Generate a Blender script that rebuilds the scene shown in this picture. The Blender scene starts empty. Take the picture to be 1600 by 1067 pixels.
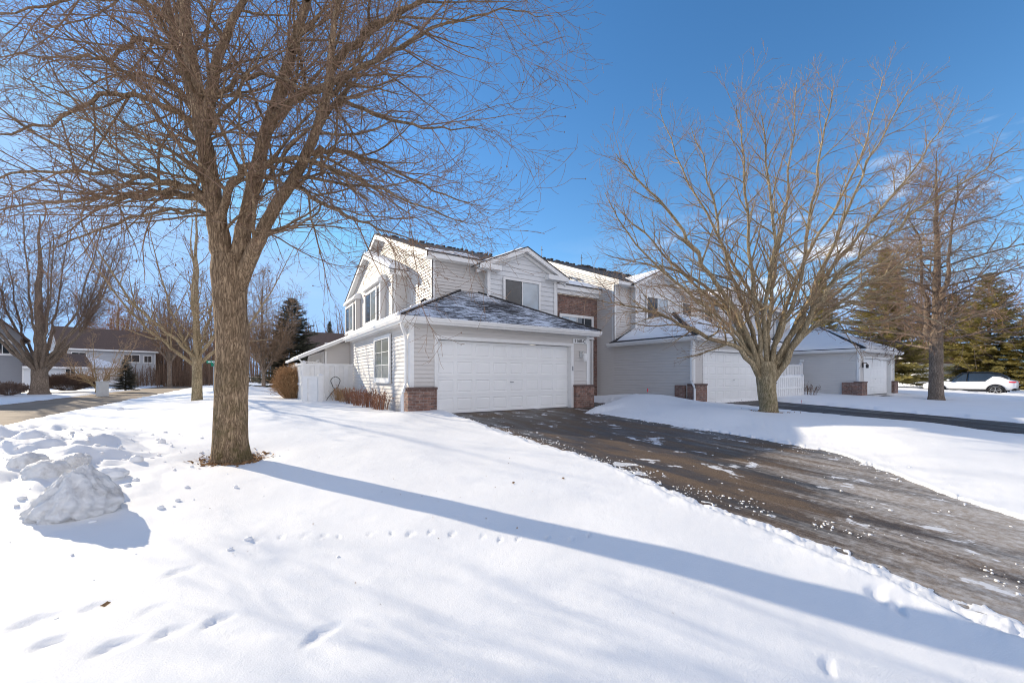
import bpy, math, random
import numpy as np
from mathutils import Vector
PI = math.pi
R = math.radians
scene = bpy.context.scene
# ------------------------------------------------------------------ camera
CAM_Z = 1.1
YAW = math.atan(412/630)                      # camera looks this far to the right of +Y
cam_d = bpy.data.cameras.new('camera')
cam = bpy.data.objects.new('camera', cam_d)
scene.collection.objects.link(cam)
cam.location = (0, 0, CAM_Z)
cam.rotation_euler = (R(90), 0, -YAW)
cam_d.sensor_width = 36; cam_d.lens = 36*630/1600
cam_d.shift_y = 54.5/1600
cam_d.clip_end = 3000; cam_d.clip_start = 0.05
scene.camera = cam
# ------------------------------------------------------------------ light
SUN_AZ = math.atan2(-0.475, 0.88)             # sun stands at (sin, cos) of this from +Y
SUN_EL = R(22.3)
world = bpy.data.worlds.new('World'); scene.world = world; world.use_nodes = True
wt = world.node_tree; wt.nodes.clear()
def wn(t, **k):
    n = wt.nodes.new(t)
    for a, b in k.items(): setattr(n, a, b)
    return n
w_out = wn('ShaderNodeOutputWorld'); w_bg = wn('ShaderNodeBackground')
w_sky = wn('ShaderNodeTexSky', sky_type='NISHITA', sun_disc=False, sun_elevation=SUN_EL,
           sun_rotation=SUN_AZ, air_density=1.0, dust_density=0.05, ozone_density=2.6, altitude=100)
w_hsv = wn('ShaderNodeHueSaturation'); w_hsv.inputs['Saturation'].default_value = 1.22
w_hsv.inputs['Value'].default_value = 1.0
wt.links.new(w_sky.outputs[0], w_hsv.inputs['Color'])
# thin clouds, low on the right of the view
w_tc = wn('ShaderNodeTexCoord')
w_map = wn('ShaderNodeMapping'); w_map.inputs['Scale'].default_value = (2.2, 2.2, 6.5)
w_map.inputs['Location'].default_value = (3.1, 0.4, 1.7)
w_no = wn('ShaderNodeTexNoise'); w_no.inputs['Scale'].default_value = 2.0
w_no.inputs['Detail'].default_value = 7; w_no.inputs['Roughness'].default_value = 0.55
w_no.inputs['Distortion'].default_value = 0.35
w_r = wn('ShaderNodeValToRGB'); w_r.color_ramp.elements[0].position = 0.53; w_r.color_ramp.elements[1].position = 0.66
w_sep = wn('ShaderNodeSeparateXYZ')
w_hi = wn('ShaderNodeMapRange', interpolation_type='SMOOTHSTEP')    # clouds sit between 4 and 24 degrees up
w_hi.inputs[1].default_value = 0.46; w_hi.inputs[2].default_value = 0.22
w_dir = wn('ShaderNodeMapRange', interpolation_type='SMOOTHSTEP')   # and mostly toward +X
w_dir.inputs[1].default_value = 0.70; w_dir.inputs[2].default_value = 0.90
w_dir.inputs[3].default_value = 0.05
w_m1 = wn('ShaderNodeMath', operation='MULTIPLY'); w_m2 = wn('ShaderNodeMath', operation='MULTIPLY')
w_mix = wn('ShaderNodeMix', data_type='RGBA')
wt.links.new(w_tc.outputs['Generated'], w_map.inputs[0]); wt.links.new(w_map.outputs[0], w_no.inputs[0])
wt.links.new(w_no.outputs[0], w_r.inputs[0]); wt.links.new(w_tc.outputs['Generated'], w_sep.inputs[0])
wt.links.new(w_sep.outputs[2], w_hi.inputs[0]); wt.links.new(w_sep.outputs[0], w_dir.inputs[0])
wt.links.new(w_r.outputs[0], w_m1.inputs[0]); wt.links.new(w_hi.outputs[0], w_m1.inputs[1])
wt.links.new(w_m1.outputs[0], w_m2.inputs[0]); wt.links.new(w_dir.outputs[0], w_m2.inputs[1])
wt.links.new(w_m2.outputs[0], w_mix.inputs[0])
w_min = wn('ShaderNodeVectorMath', operation='MINIMUM'); w_min.inputs[1].default_value = (1.9, 3.2, 5.3)   # no glare round the sun
wt.links.new(w_hsv.outputs[0], w_min.inputs[0])
# unseen bright cloud added behind the camera to lift the shaded house fronts
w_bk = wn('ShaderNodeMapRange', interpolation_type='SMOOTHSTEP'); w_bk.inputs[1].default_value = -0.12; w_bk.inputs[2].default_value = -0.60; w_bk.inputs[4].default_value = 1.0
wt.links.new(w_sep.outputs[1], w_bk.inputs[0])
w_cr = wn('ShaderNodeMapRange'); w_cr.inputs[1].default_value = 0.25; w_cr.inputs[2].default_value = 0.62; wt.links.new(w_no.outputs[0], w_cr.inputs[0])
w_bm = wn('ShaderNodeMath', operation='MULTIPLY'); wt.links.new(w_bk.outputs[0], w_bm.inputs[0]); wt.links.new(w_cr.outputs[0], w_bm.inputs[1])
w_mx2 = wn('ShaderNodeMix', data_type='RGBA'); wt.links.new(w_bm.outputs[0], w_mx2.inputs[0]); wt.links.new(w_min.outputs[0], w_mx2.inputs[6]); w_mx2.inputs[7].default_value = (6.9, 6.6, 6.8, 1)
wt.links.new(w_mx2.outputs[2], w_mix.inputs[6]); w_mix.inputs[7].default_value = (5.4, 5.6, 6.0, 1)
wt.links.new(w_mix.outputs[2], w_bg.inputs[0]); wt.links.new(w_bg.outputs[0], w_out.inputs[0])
w_bg.inputs[1].default_value = 0.140
sun_d = bpy.data.lights.new('sun', 'SUN'); sun_d.energy = 4.1; sun_d.angle = R(0.55); sun_d.color = (1, 0.87, 0.67)
sun = bpy.data.objects.new('sun', sun_d); scene.collection.objects.link(sun)
sdir = Vector((math.sin(SUN_AZ)*math.cos(SUN_EL), math.cos(SUN_AZ)*math.cos(SUN_EL), math.sin(SUN_EL)))
sun.rotation_euler = sdir.to_track_quat('Z', 'Y').to_euler()
sun.location = (-20, 40, 30)
scene.view_settings.view_transform = 'Standard'; scene.view_settings.look = 'None'
scene.view_settings.gamma = 1; scene.view_settings.exposure = 0.60
scene.render.resolution_x = 1024; scene.render.resolution_y = 682
scene.cycles.filter_width = 1.05; scene.cycles.max_bounces = 6; scene.cycles.diffuse_bounces = 4

# ------------------------------------------------------------------ helpers
CR = np.array([math.cos(YAW), -math.sin(YAW)]); CF = np.array([math.sin(YAW), math.cos(YAW)])
def W(px, py, D):
    """a point D metres in front of the standing place, seen at px,py of the photo"""
    a = (px-800)/630*D
    p = CR*a + CF*D
    return (p[0], p[1], CAM_Z + (588-py)/630*D)
def XYat(px, D):
    p = W(px, 588, D); return (p[0], p[1])
def link(o): scene.collection.objects.link(o); return o
def tag(o, label=None, cat=None, group=None, kind=None):
    if label: o['label'] = label
    if cat: o['category'] = cat
    if group: o['group'] = group
    if kind: o['kind'] = kind
    return o
def empty(name, loc, label=None, cat=None, group=None, rz=0):
    o = link(bpy.data.objects.new(name, None)); o.location = loc; o.rotation_euler = (0, 0, rz)
    o.empty_display_size = 0.3
    return tag(o, label, cat, group)
def mesh_np(name, V, quads=None, tris=None, smooth=False):
    me = bpy.data.meshes.new(name)
    V = np.asarray(V, dtype=np.float32)
    parts = []; tot = []
    if quads is not None and len(quads): parts.append(np.asarray(quads, dtype=np.int32).ravel()); tot.append(np.full(len(quads), 4, np.int32))
    if tris is not None and len(tris): parts.append(np.asarray(tris, dtype=np.int32).ravel()); tot.append(np.full(len(tris), 3, np.int32))
    li = np.concatenate(parts); lt = np.concatenate(tot)
    ls = np.concatenate([[0], np.cumsum(lt)[:-1]]).astype(np.int32)
    me.vertices.add(len(V)); me.vertices.foreach_set('co', V.ravel())
    me.loops.add(len(li)); me.loops.foreach_set('vertex_index', li)
    me.polygons.add(len(lt)); me.polygons.foreach_set('loop_start', ls); me.polygons.foreach_set('loop_total', lt)
    if smooth: me.polygons.foreach_set('use_smooth', np.ones(len(lt), dtype=bool))
    me.update(calc_edges=True); me.validate()
    return me
def put(name, me, mat, parent=None, loc=None):
    o = link(bpy.data.objects.new(name, me))
    if mat: me.materials.append(mat)
    if parent is not None: o.parent = parent
    if loc is not None: o.location = loc
    return o
class MB:
    def __init__(s): s.v = []; s.f = []
    def poly(s, *p):
        n = len(s.v); s.v += [tuple(q) for q in p]; s.f.append(tuple(range(n, n+len(p)))); return s
    def box(s, x0, x1, y0, y1, z0, z1):
        n = len(s.v)
        s.v += [(x0,y0,z0),(x1,y0,z0),(x1,y1,z0),(x0,y1,z0),(x0,y0,z1),(x1,y0,z1),(x1,y1,z1),(x0,y1,z1)]
        s.f += [tuple(n+i for i in f) for f in ((0,3,2,1),(4,5,6,7),(0,1,5,4),(1,2,6,5),(2,3,7,6),(3,0,4,7))]
        return s
    def hexa(s, b, t):
        """bottom quad b (ccw from above) and top quad t"""
        n = len(s.v); s.v += [tuple(q) for q in b] + [tuple(q) for q in t]; k = len(b)
        s.f.append(tuple(n+i for i in reversed(range(k)))); s.f.append(tuple(n+k+i for i in range(k)))
        for i in range(k): j = (i+1) % k; s.f.append((n+i, n+j, n+k+j, n+k+i))
        return s
    def slab(s, pts, th):
        """polygon thickened downwards by th"""
        return s.hexa([(p[0], p[1], p[2]-th) for p in pts], pts)
    def tube(s, pts, rad, n=8, cap=True):
        pts = [Vector(p) for p in pts]
        if not hasattr(rad, '__len__'): rad = [rad]*len(pts)
        base = len(s.v); up = Vector((0.13, 0.21, 0.97)).normalized()
        for i, p in enumerate(pts):
            d = (pts[min(i+1, len(pts)-1)] - pts[max(i-1, 0)]).normalized()
            a = d.cross(up)
            if a.length < 0.2: a = d.cross(Vector((1, 0, 0)))
            a.normalize(); b = d.cross(a)
            for k in range(n):
                q = 2*PI*k/n; s.v.append(tuple(p + (a*math.cos(q) + b*math.sin(q))*rad[i]))
        for i in range(len(pts)-1):
            for k in range(n):
                j = (k+1) % n; s.f.append((base+i*n+k, base+i*n+j, base+(i+1)*n+j, base+(i+1)*n+k))
        if cap:
            s.f.append(tuple(base+k for k in reversed(range(n)))); s.f.append(tuple(base+(len(pts)-1)*n+k for k in range(n)))
        return s
    def lathe(s, prof, c=(0,0,0), n=16):
        return s.tube([(c[0], c[1], c[2]+z) for r, z in prof], [max(r, 1e-4) for r, z in prof], n)
    def mesh(s, name, smooth=False):
        me = bpy.data.meshes.new(name); me.from_pydata(s.v, [], s.f); me.update()
        if smooth:
            for p in me.polygons: p.use_smooth = True
        return me
    def build(s, name, mat, parent=None, smooth=False, bevel=0):
        o = put(name, s.mesh(name, smooth), mat, parent)
        if bevel:
            m = o.modifiers.new('b', 'BEVEL'); m.width = bevel; m.segments = 2; m.limit_method = 'ANGLE'
        return o
# ---- numpy noise
_rs = np.random.RandomState(7)
_perm = _rs.permutation(512); _ang = _rs.rand(512)*2*np.pi; _gx = np.cos(_ang); _gy = np.sin(_ang)
def perlin(x, y, seed=0):
    x = np.asarray(x, float)+seed*17.37; y = np.asarray(y, float)-seed*9.13
    xi = np.floor(x).astype(int); yi = np.floor(y).astype(int); xf = x-xi; yf = y-yi
    def gr(ix, iy, dx, dy):
        h = _perm[(ix + _perm[iy & 511]) & 511]; return _gx[h]*dx + _gy[h]*dy
    u = xf*xf*xf*(xf*(xf*6-15)+10); v = yf*yf*yf*(yf*(yf*6-15)+10)
    a = gr(xi, yi, xf, yf); b = gr(xi+1, yi, xf-1, yf); c = gr(xi, yi+1, xf, yf-1); d = gr(xi+1, yi+1, xf-1, yf-1)
    return (a+(b-a)*u) + ((c+(d-c)*u)-(a+(b-a)*u))*v
def fbm(x, y, oct=4, seed=0, gain=0.5):
    s = 0; a = 1; t = 0
    for i in range(oct):
        s = s + a*perlin(x*2**i, y*2**i, seed+i*3); t += a; a *= gain
    return s/t*1.6
def sst(x, a, b):
    t = np.clip((x-a)/(b-a), 0, 1); return t*t*(3-2*t)
# ------------------------------------------------------------------ materials
class NT:
    def __init__(s, name):
        s.m = bpy.data.materials.new(name); s.m.use_nodes = True; s.t = s.m.node_tree
        s.b = s.t.nodes['Principled BSDF']
    def n(s, t, **k):
        x = s.t.nodes.new(t)
        for a, b in k.items(): setattr(x, a, b)
        return x
    def l(s, a, b): s.t.links.new(a, b)
    def coord(s, scale=(1,1,1), rot=(0,0,0), kind='Object'):
        tc = s.n('ShaderNodeTexCoord'); mp = s.n('ShaderNodeMapping'); mp.inputs['Scale'].default_value = scale
        mp.inputs['Rotation'].default_value = rot
        s.l(tc.outputs[kind], mp.inputs[0]); return mp.outputs[0]
    def noise(s, vec, scale, detail=4, rough=0.5, dist=0):
        x = s.n('ShaderNodeTexNoise'); x.inputs['Scale'].default_value = scale; x.inputs['Detail'].default_value = detail
        x.inputs['Roughness'].default_value = rough; x.inputs['Distortion'].default_value = dist
        if vec is not None: s.l(vec, x.inputs['Vector'])
        return x.outputs['Fac']
    def ramp(s, fac, stops):
        x = s.n('ShaderNodeValToRGB'); cr = x.color_ramp
        while len(cr.elements) < len(stops): cr.elements.new(0.5)
        for e, (p, c) in zip(cr.elements, stops):
            e.position = p; e.color = (c, c, c, 1) if not hasattr(c, '__len__') else (*c, 1)
        s.l(fac, x.inputs[0]); return x.outputs[0]
    def mix(s, fac, a, b, bt='MIX'):
        x = s.n('ShaderNodeMix', data_type='RGBA', blend_type=bt)
        for i, v in ((0, fac), (6, a), (7, b)):
            if hasattr(v, 'is_linked'): s.l(v, x.inputs[i])
            elif hasattr(v, '__len__'): x.inputs[i].default_value = (*v, 1)
            else: x.inputs[i].default_value = v if i == 0 else (v, v, v, 1)
        return x.outputs[2]
    def math(s, op, a, b=None):
        x = s.n('ShaderNodeMath', operation=op)
        for i, v in ((0, a), (1, b)):
            if v is None: continue
            if hasattr(v, 'is_linked'): s.l(v, x.inputs[i])
            else: x.inputs[i].default_value = v
        return x.outputs[0]
    def bump(s, h, st, dist, prev=None):
        x = s.n('ShaderNodeBump'); x.inputs['Strength'].default_value = st; x.inputs['Distance'].default_value = dist
        s.l(h, x.inputs['Height'])
        if prev is not None: s.l(prev, x.inputs['Normal'])
        return x.outputs[0]
    def fin(s, col, rough=0.6, normal=None, spec=0.4):
        if hasattr(col, 'is_linked'): s.l(col, s.b.inputs['Base Color'])
        else: s.b.inputs['Base Color'].default_value = (*col, 1)
        if hasattr(rough, 'is_linked'): s.l(rough, s.b.inputs['Roughness'])
        else: s.b.inputs['Roughness'].default_value = rough
        if normal is not None: s.l(normal, s.b.inputs['Normal'])
        s.b.inputs['Specular IOR Level'].default_value = spec
        return s.m
def m_simple(name, col, rough=0.5, var=0.08, scale=6, spec=0.4, metal=0):
    t = NT(name); v = t.coord(); f = t.noise(v, scale, 4)
    lo = tuple(c*(1-var) for c in col); hi = tuple(min(1, c*(1+var)) for c in col)
    c = t.ramp(f, [(0.3, lo), (0.7, hi)])
    t.b.inputs['Metallic'].default_value = metal
    return t.fin(c, rough, t.bump(f, 0.05, 0.01), spec)
def m_snow(name, tint=(0.90, 0.895, 0.885), dirt=0.0):
    t = NT(name); v = t.coord()
    a = t.noise(v, 9, 5, 0.6); b = t.noise(v, 110, 3, 0.6); c = t.noise(v, 420, 2, 0.6)
    nrm = t.bump(a, 0.22, 0.014); nrm = t.bump(b, 0.55, 0.004, nrm); nrm = t.bump(c, 0.8, 0.0022, nrm)
    cr = t.noise(t.coord((1, 1.6, 1)), 34, 4, 0.7); nrm = t.bump(cr, 0.30, 0.006, nrm)
    if dirt: nrm = t.bump(t.noise(v, 22, 6, 0.75, .5), 0.9, 0.03, nrm)
    col = t.ramp(t.noise(v, 1.1, 4), [(0.3, tuple(x*0.965 for x in tint)), (0.65, tint)])
    if dirt:
        d = t.ramp(t.noise(v, 5.5, 6, 0.65), [(0.50, 0.0), (0.70, dirt)])
        col = t.mix(d, col, (0.38, 0.345, 0.31))
    return t.fin(col, 0.62, nrm, 0.35)
def m_siding(name, col):
    t = NT(name); v = t.coord((0.6, 0.6, 4)); f = t.noise(v, 3, 4); g2 = t.noise(t.coord(), 0.9, 3)
    c = t.ramp(f, [(0.3, tuple(x*0.955 for x in col)), (0.7, col)])
    c = t.mix(t.ramp(g2, [(0.35, 0.0), (0.75, 0.12)]), c, tuple(x*0.72 for x in col))
    return t.fin(c, 0.55, t.bump(t.noise(t.coord((2, 2, 40)), 20, 3), 0.12, 0.004), 0.3)
def m_brick(name):
    t = NT(name); tc = t.n('ShaderNodeTexCoord'); sp = t.n('ShaderNodeSeparateXYZ'); t.l(tc.outputs['Object'], sp.inputs[0])
    cb = t.n('ShaderNodeCombineXYZ'); t.l(t.math('ADD', sp.outputs[0], sp.outputs[1]), cb.inputs[0]); t.l(sp.outputs[2], cb.inputs[1])
    b = t.n('ShaderNodeTexBrick'); t.l(cb.outputs[0], b.inputs['Vector'])
    for k, val in (('Scale', 1.0), ('Mortar Size', 0.006), ('Mortar Smooth', 0.2), ('Bias', 0.0), ('Brick Width', 0.21), ('Row Height', 0.075)):
        b.inputs[k].default_value = val
    b.inputs['Color1'].default_value = (0.29, 0.155, 0.115, 1); b.inputs['Color2'].default_value = (0.14, 0.085, 0.07, 1)
    b.inputs['Mortar'].default_value = (0.30, 0.27, 0.25, 1)
    n1 = t.noise(tc.outputs['Object'], 7, 5, 0.7)
    c = t.mix(t.ramp(n1, [(0.45, 0.0), (0.75, 0.55)]), b.outputs['Color'], (0.45, 0.36, 0.32))
    c = t.mix(t.ramp(t.noise(tc.outputs['Object'], 13, 3), [(0.5, 0.0), (0.8, 0.6)]), c, (0.07, 0.045, 0.04))
    h = t.math('SUBTRACT', n1, t.math('MULTIPLY', b.outputs['Fac'], 1.5))
    return t.fin(c, 0.85, t.bump(h, 0.7, 0.008), 0.2)
def m_shingle(name, snow=0.0, thr=(0.47, 0.56)):
    t = NT(name); tc = t.n('ShaderNodeTexCoord'); sp = t.n('ShaderNodeSeparateXYZ'); t.l(tc.outputs['Object'], sp.inputs[0])
    cb = t.n('ShaderNodeCombineXYZ'); t.l(sp.outputs[0], cb.inputs[0]); t.l(t.math('MULTIPLY', sp.outputs[2], 2.2), cb.inputs[1])
    b = t.n('ShaderNodeTexBrick'); t.l(cb.outputs[0], b.inputs['Vector'])
    for k, val in (('Scale', 1.0), ('Mortar Size', 0.012), ('Mortar Smooth', 0.4), ('Brick Width', 0.32), ('Row Height', 0.14)):
        b.inputs[k].default_value = val
    b.inputs['Color1'].default_value = (0.075, 0.068, 0.066, 1); b.inputs['Color2'].default_value = (0.04, 0.038, 0.04, 1)
    b.inputs['Mortar'].default_value = (0.018, 0.018, 0.02, 1)
    f = t.noise(tc.outputs['Object'], 60, 3)
    c = t.mix(0.35, b.outputs['Color'], t.ramp(f, [(0.3, (0.02, 0.02, 0.022)), (0.7, (0.12, 0.105, 0.095))]))
    rough = 0.85
    if snow:
        v = t.coord((1.6, 1.6, 16)); n = t.noise(v, 1.3, 7, 0.72)
        big = t.noise(t.coord((1, 1, 1)), 0.55, 3)
        k = t.math('ADD', n, t.math('MULTIPLY', t.math('SUBTRACT', big, 0.5), 0.5))
        k = t.math('SUBTRACT', k, t.math('MULTIPLY', b.outputs['Fac'], 0.10))
        k = t.ramp(k, [(thr[0], 0.0), (thr[1], 0.92*snow)])
        c = t.mix(k, c, (0.80, 0.83, 0.88))
    return t.fin(c, rough, t.bump(b.outputs['Fac'], -0.5, 0.01), 0.25)
def m_bark(name, dark, light, vs=(26, 26, 5.5), bump=0.028, moss=0.0):
    t = NT(name); v = t.coord(vs)
    n = t.noise(v, 1, 5, 0.6, 1.1)
    rg = t.math('ABSOLUTE', t.math('SUBTRACT', n, 0.5)); rg = t.math('MULTIPLY', rg, 5.0)      # interlaced furrows
    n2 = t.noise(t.coord((vs[0]*1.9, vs[1]*1.9, vs[2]*1.6)), 1, 5, 0.65, 0.5)
    h = t.math('ADD', t.math('MINIMUM', rg, 1.0), t.math('MULTIPLY', n2, 0.8))
    c = t.ramp(h, [(0.28, dark), (0.62, tuple(a*.45+b*.55 for a, b in zip(dark, light))), (1.2, light)])
    big = t.noise(t.coord(), 1.7, 4)
    c = t.mix(t.ramp(big, [(0.4, 0.0), (0.7, 0.35)]), c, tuple(x*0.6 for x in dark))
    if moss:
        sp = t.n('ShaderNodeSeparateXYZ'); tc = t.n('ShaderNodeTexCoord'); t.l(tc.outputs['Object'], sp.inputs[0])
        mr = t.n('ShaderNodeMapRange'); t.l(sp.outputs[2], mr.inputs[0])
        mr.inputs[1].default_value = 1.7; mr.inputs[2].default_value = 0.0; mr.inputs[3].default_value = 0.0; mr.inputs[4].default_value = 1.0
        k = t.math('MULTIPLY', mr.outputs[0], t.ramp(t.noise(t.coord(), 4.5, 5, 0.65), [(0.42, 0.0), (0.68, moss)]))
        c = t.mix(k, c, (0.085, 0.085, 0.02))
    return t.fin(c, 0.9, t.bump(h, 0.9, bump), 0.15)
M = {}
M['snow'] = m_snow('snow_surface')
M['dirty_snow'] = m_snow('dirty_snow', dirt=0.55)
M['siding'] = m_siding('vinyl_siding', (0.66, 0.63, 0.60))
M['white_siding'] = m_siding('white_siding', (0.72, 0.73, 0.74))
M['grey_siding'] = m_siding('grey_siding', (0.52, 0.53, 0.55))
M['blue_siding'] = m_siding('blue_grey_siding', (0.34, 0.35, 0.38))
M['brown_shingle'] = m_simple('brown_shingle', (0.15, 0.105, 0.085), 0.85, 0.3, 14, 0.2)
M['trim'] = m_simple('white_trim', (0.80, 0.795, 0.78), 0.45, 0.03)
M['door'] = m_simple('garage_door_paint', (0.87, 0.87, 0.86), 0.4, 0.02, 2)
M['fence'] = m_simple('vinyl_fence', (0.80, 0.795, 0.78), 0.4, 0.04)
M['brick'] = m_brick('mixed_brick')
M['cap'] = m_simple('brick_cap', (0.13, 0.085, 0.075), 0.8, 0.3, 20)
M['shingle'] = m_shingle('shingle')
M['shingle_snow'] = m_shingle('shingle_with_snow', 1.0, (0.44, 0.57))
M['dark'] = m_simple('dark_metal', (0.03, 0.03, 0.032), 0.45, 0.2)
M['grey_metal'] = m_simple('grey_metal', (0.32, 0.33, 0.34), 0.4, 0.1, metal=0.6)
M['ltgrey'] = m_simple('light_grey_paint', (0.55, 0.56, 0.55), 0.5, 0.06)
M['red'] = m_simple('red_flag', (0.65, 0.02, 0.05), 0.5, 0.1)
M['green'] = m_simple('sign_green', (0.0, 0.25, 0.14), 0.35, 0.05)
M['bark'] = m_bark('furrowed_bark', (0.085, 0.052, 0.030), (0.56, 0.395, 0.25), (24, 24, 5.0), 0.022, moss=0.8)
M['bark2'] = m_bark('pale_bark', (0.13, 0.095, 0.05), (0.56, 0.44, 0.28), (20, 20, 4), 0.014, moss=0.8)
M['bark3'] = m_bark('grey_bark', (0.08, 0.06, 0.046), (0.34, 0.265, 0.205), (18, 18, 3.5), 0.014)
M['twig'] = m_simple('twig_bark', (0.235, 0.15, 0.10), 0.8, 0.35, 5, 0.2)
M['twig_pale'] = m_simple('pale_twig_bark', (0.42, 0.29, 0.18), 0.8, 0.3, 5, 0.2)
M['twig_mid'] = m_simple('brown_twig_bark', (0.30, 0.205, 0.135), 0.8, 0.3, 5, 0.2)
M['twig_dark'] = m_simple('dark_twig_bark', (0.19, 0.13, 0.10), 0.8, 0.3, 5, 0.2)
M['twig_red'] = m_simple('reddish_twigs', (0.30, 0.15, 0.095), 0.8, 0.35, 5, 0.2)
M['bush'] = m_simple('dry_bush_twigs', (0.42, 0.25, 0.125), 0.85, 0.4, 9, 0.15)
M['leaf'] = m_simple('dry_leaf', (0.30, 0.17, 0.08), 0.8, 0.4, 9, 0.15)
def m_needle(name, lo, hi):
    t = NT(name); f = t.noise(t.coord(), 2.6, 5, 0.65)
    return t.fin(t.ramp(f, [(0.3, lo), (0.7, hi)]), 0.75, None, 0.2)
M['needle'] = m_needle('spruce_needles', (0.07, 0.075, 0.028), (0.66, 0.55, 0.20))
M['needle_blue'] = m_needle('blue_spruce_needles', (0.05, 0.06, 0.045), (0.19, 0.18, 0.125))
def m_glass(name, col, rough=0.04, stripes=0, spec=0.9):
    t = NT(name); c = t.ramp(t.noise(t.coord(), 1.4, 2), [(0.3, tuple(x*0.75 for x in col)), (0.7, col)])
    if stripes:
        w = t.n('ShaderNodeTexWave', bands_direction='Z'); w.inputs['Scale'].default_value = stripes; t.l(t.coord(), w.inputs[0])
        c = t.mix(t.ramp(w.outputs[1], [(0.0, 0.35), (0.4, 0.0)]), c, tuple(x*0.6 for x in col))
    m = t.fin(c, rough, None, spec); t.b.inputs['IOR'].default_value = 1.6
    return m
M['glass'] = m_glass('window_glass', (0.035, 0.045, 0.055))
M['glass_screen'] = m_glass('window_insect_screen', (0.06, 0.065, 0.07), 0.25)
M['glass_blind'] = m_glass('window_with_blind', (0.52, 0.60, 0.66), 0.06, 9)
M['glass_curtain'] = m_glass('window_with_curtain', (0.26, 0.28, 0.26), 0.05)
def m_asphalt(name, brown, ice):
    t = NT(name); v = t.coord(); geo = t.n('ShaderNodeSeparateXYZ'); t.l(v, geo.inputs[0])
    fine = t.noise(v, 95, 3, 0.7); mid = t.noise(t.coord((1.6, 0.38, 1)), 1.5, 6, 0.6)
    c = t.ramp(fine, [(0.33, (0.012, 0.011, 0.011)), (0.52, (0.038, 0.034, 0.032)), (0.70, (0.14, 0.12, 0.105))])
    c2 = t.ramp(fine, [(0.33, (0.045, 0.029, 0.017)), (0.52, (0.14, 0.09, 0.052)), (0.70, (0.40, 0.28, 0.17))])
    c = t.mix(t.ramp(mid, [(0.38, 0.0), (0.60, brown)]), c, c2)
    sp = t.ramp(t.noise(v, 23, 3, 0.7), [(0.66, 0.0), (0.72, 0.7)])
    c = t.mix(t.math('MULTIPLY', sp, 0.35), c, (0.6, 0.6, 0.6))
    rough = t.ramp(mid, [(0.35, 0.32), (0.6, 0.72)])
    if ice:
        # ice and packed snow film: streaks along the drive (Y), growing toward the street end
        st = t.noise(t.coord((1.5, 0.22, 1)), 1.6, 8, 0.68, 0.4)
        mr = t.n('ShaderNodeMapRange'); t.l(geo.outputs[1], mr.inputs[0])
        mr.inputs[1].default_value = 5.5; mr.inputs[2].default_value = 0.3; mr.inputs[3].default_value = -0.12; mr.inputs[4].default_value = 0.38
        mx = t.n('ShaderNodeMapRange'); t.l(geo.outputs[0], mx.inputs[0])
        mx.inputs[1].default_value = 5.2; mx.inputs[2].default_value = 8.2; mx.inputs[3].default_value = -0.16; mx.inputs[4].default_value = 0.07
        k = t.math('ADD', t.math('ADD', st, mr.outputs[0]), mx.outputs[0])
        br = t.noise(v, 14, 4, 0.7)
        k = t.math('ADD', k, t.math('MULTIPLY', t.math('SUBTRACT', br, 0.5), 0.22))
        kk = t.ramp(k, [(0.56, 0.0), (0.74, 0.62), (0.9, 0.85)])
        c = t.mix(kk, c, t.mix(t.ramp(br, [(0.4, 0.0), (0.7, 1.0)]), (0.40, 0.345, 0.285), (0.66, 0.64, 0.62)))
        rough = t.mix(kk, rough, 0.5)
        k2 = t.ramp(t.noise(t.coord((1.0, 0.7, 1)), 2.3, 6, 0.65, 0.3), [(0.60, 0.0), (0.63, 0.85)])   # isolated patches of leftover snow
        c = t.mix(k2, c, (0.74, 0.75, 0.77))
    return t.fin(c, rough, t.bump(fine, 0.6, 0.006), 0.4)
M['asphalt'] = m_asphalt('wet_driveway_asphalt', 0.85, True)
M['asphalt_dark'] = m_asphalt('dark_driveway_asphalt', 0.1, False)
M['road'] = m_simple('dry_road', (0.27, 0.21, 0.155), 0.85, 0.22, 1.2, 0.2)

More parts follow.
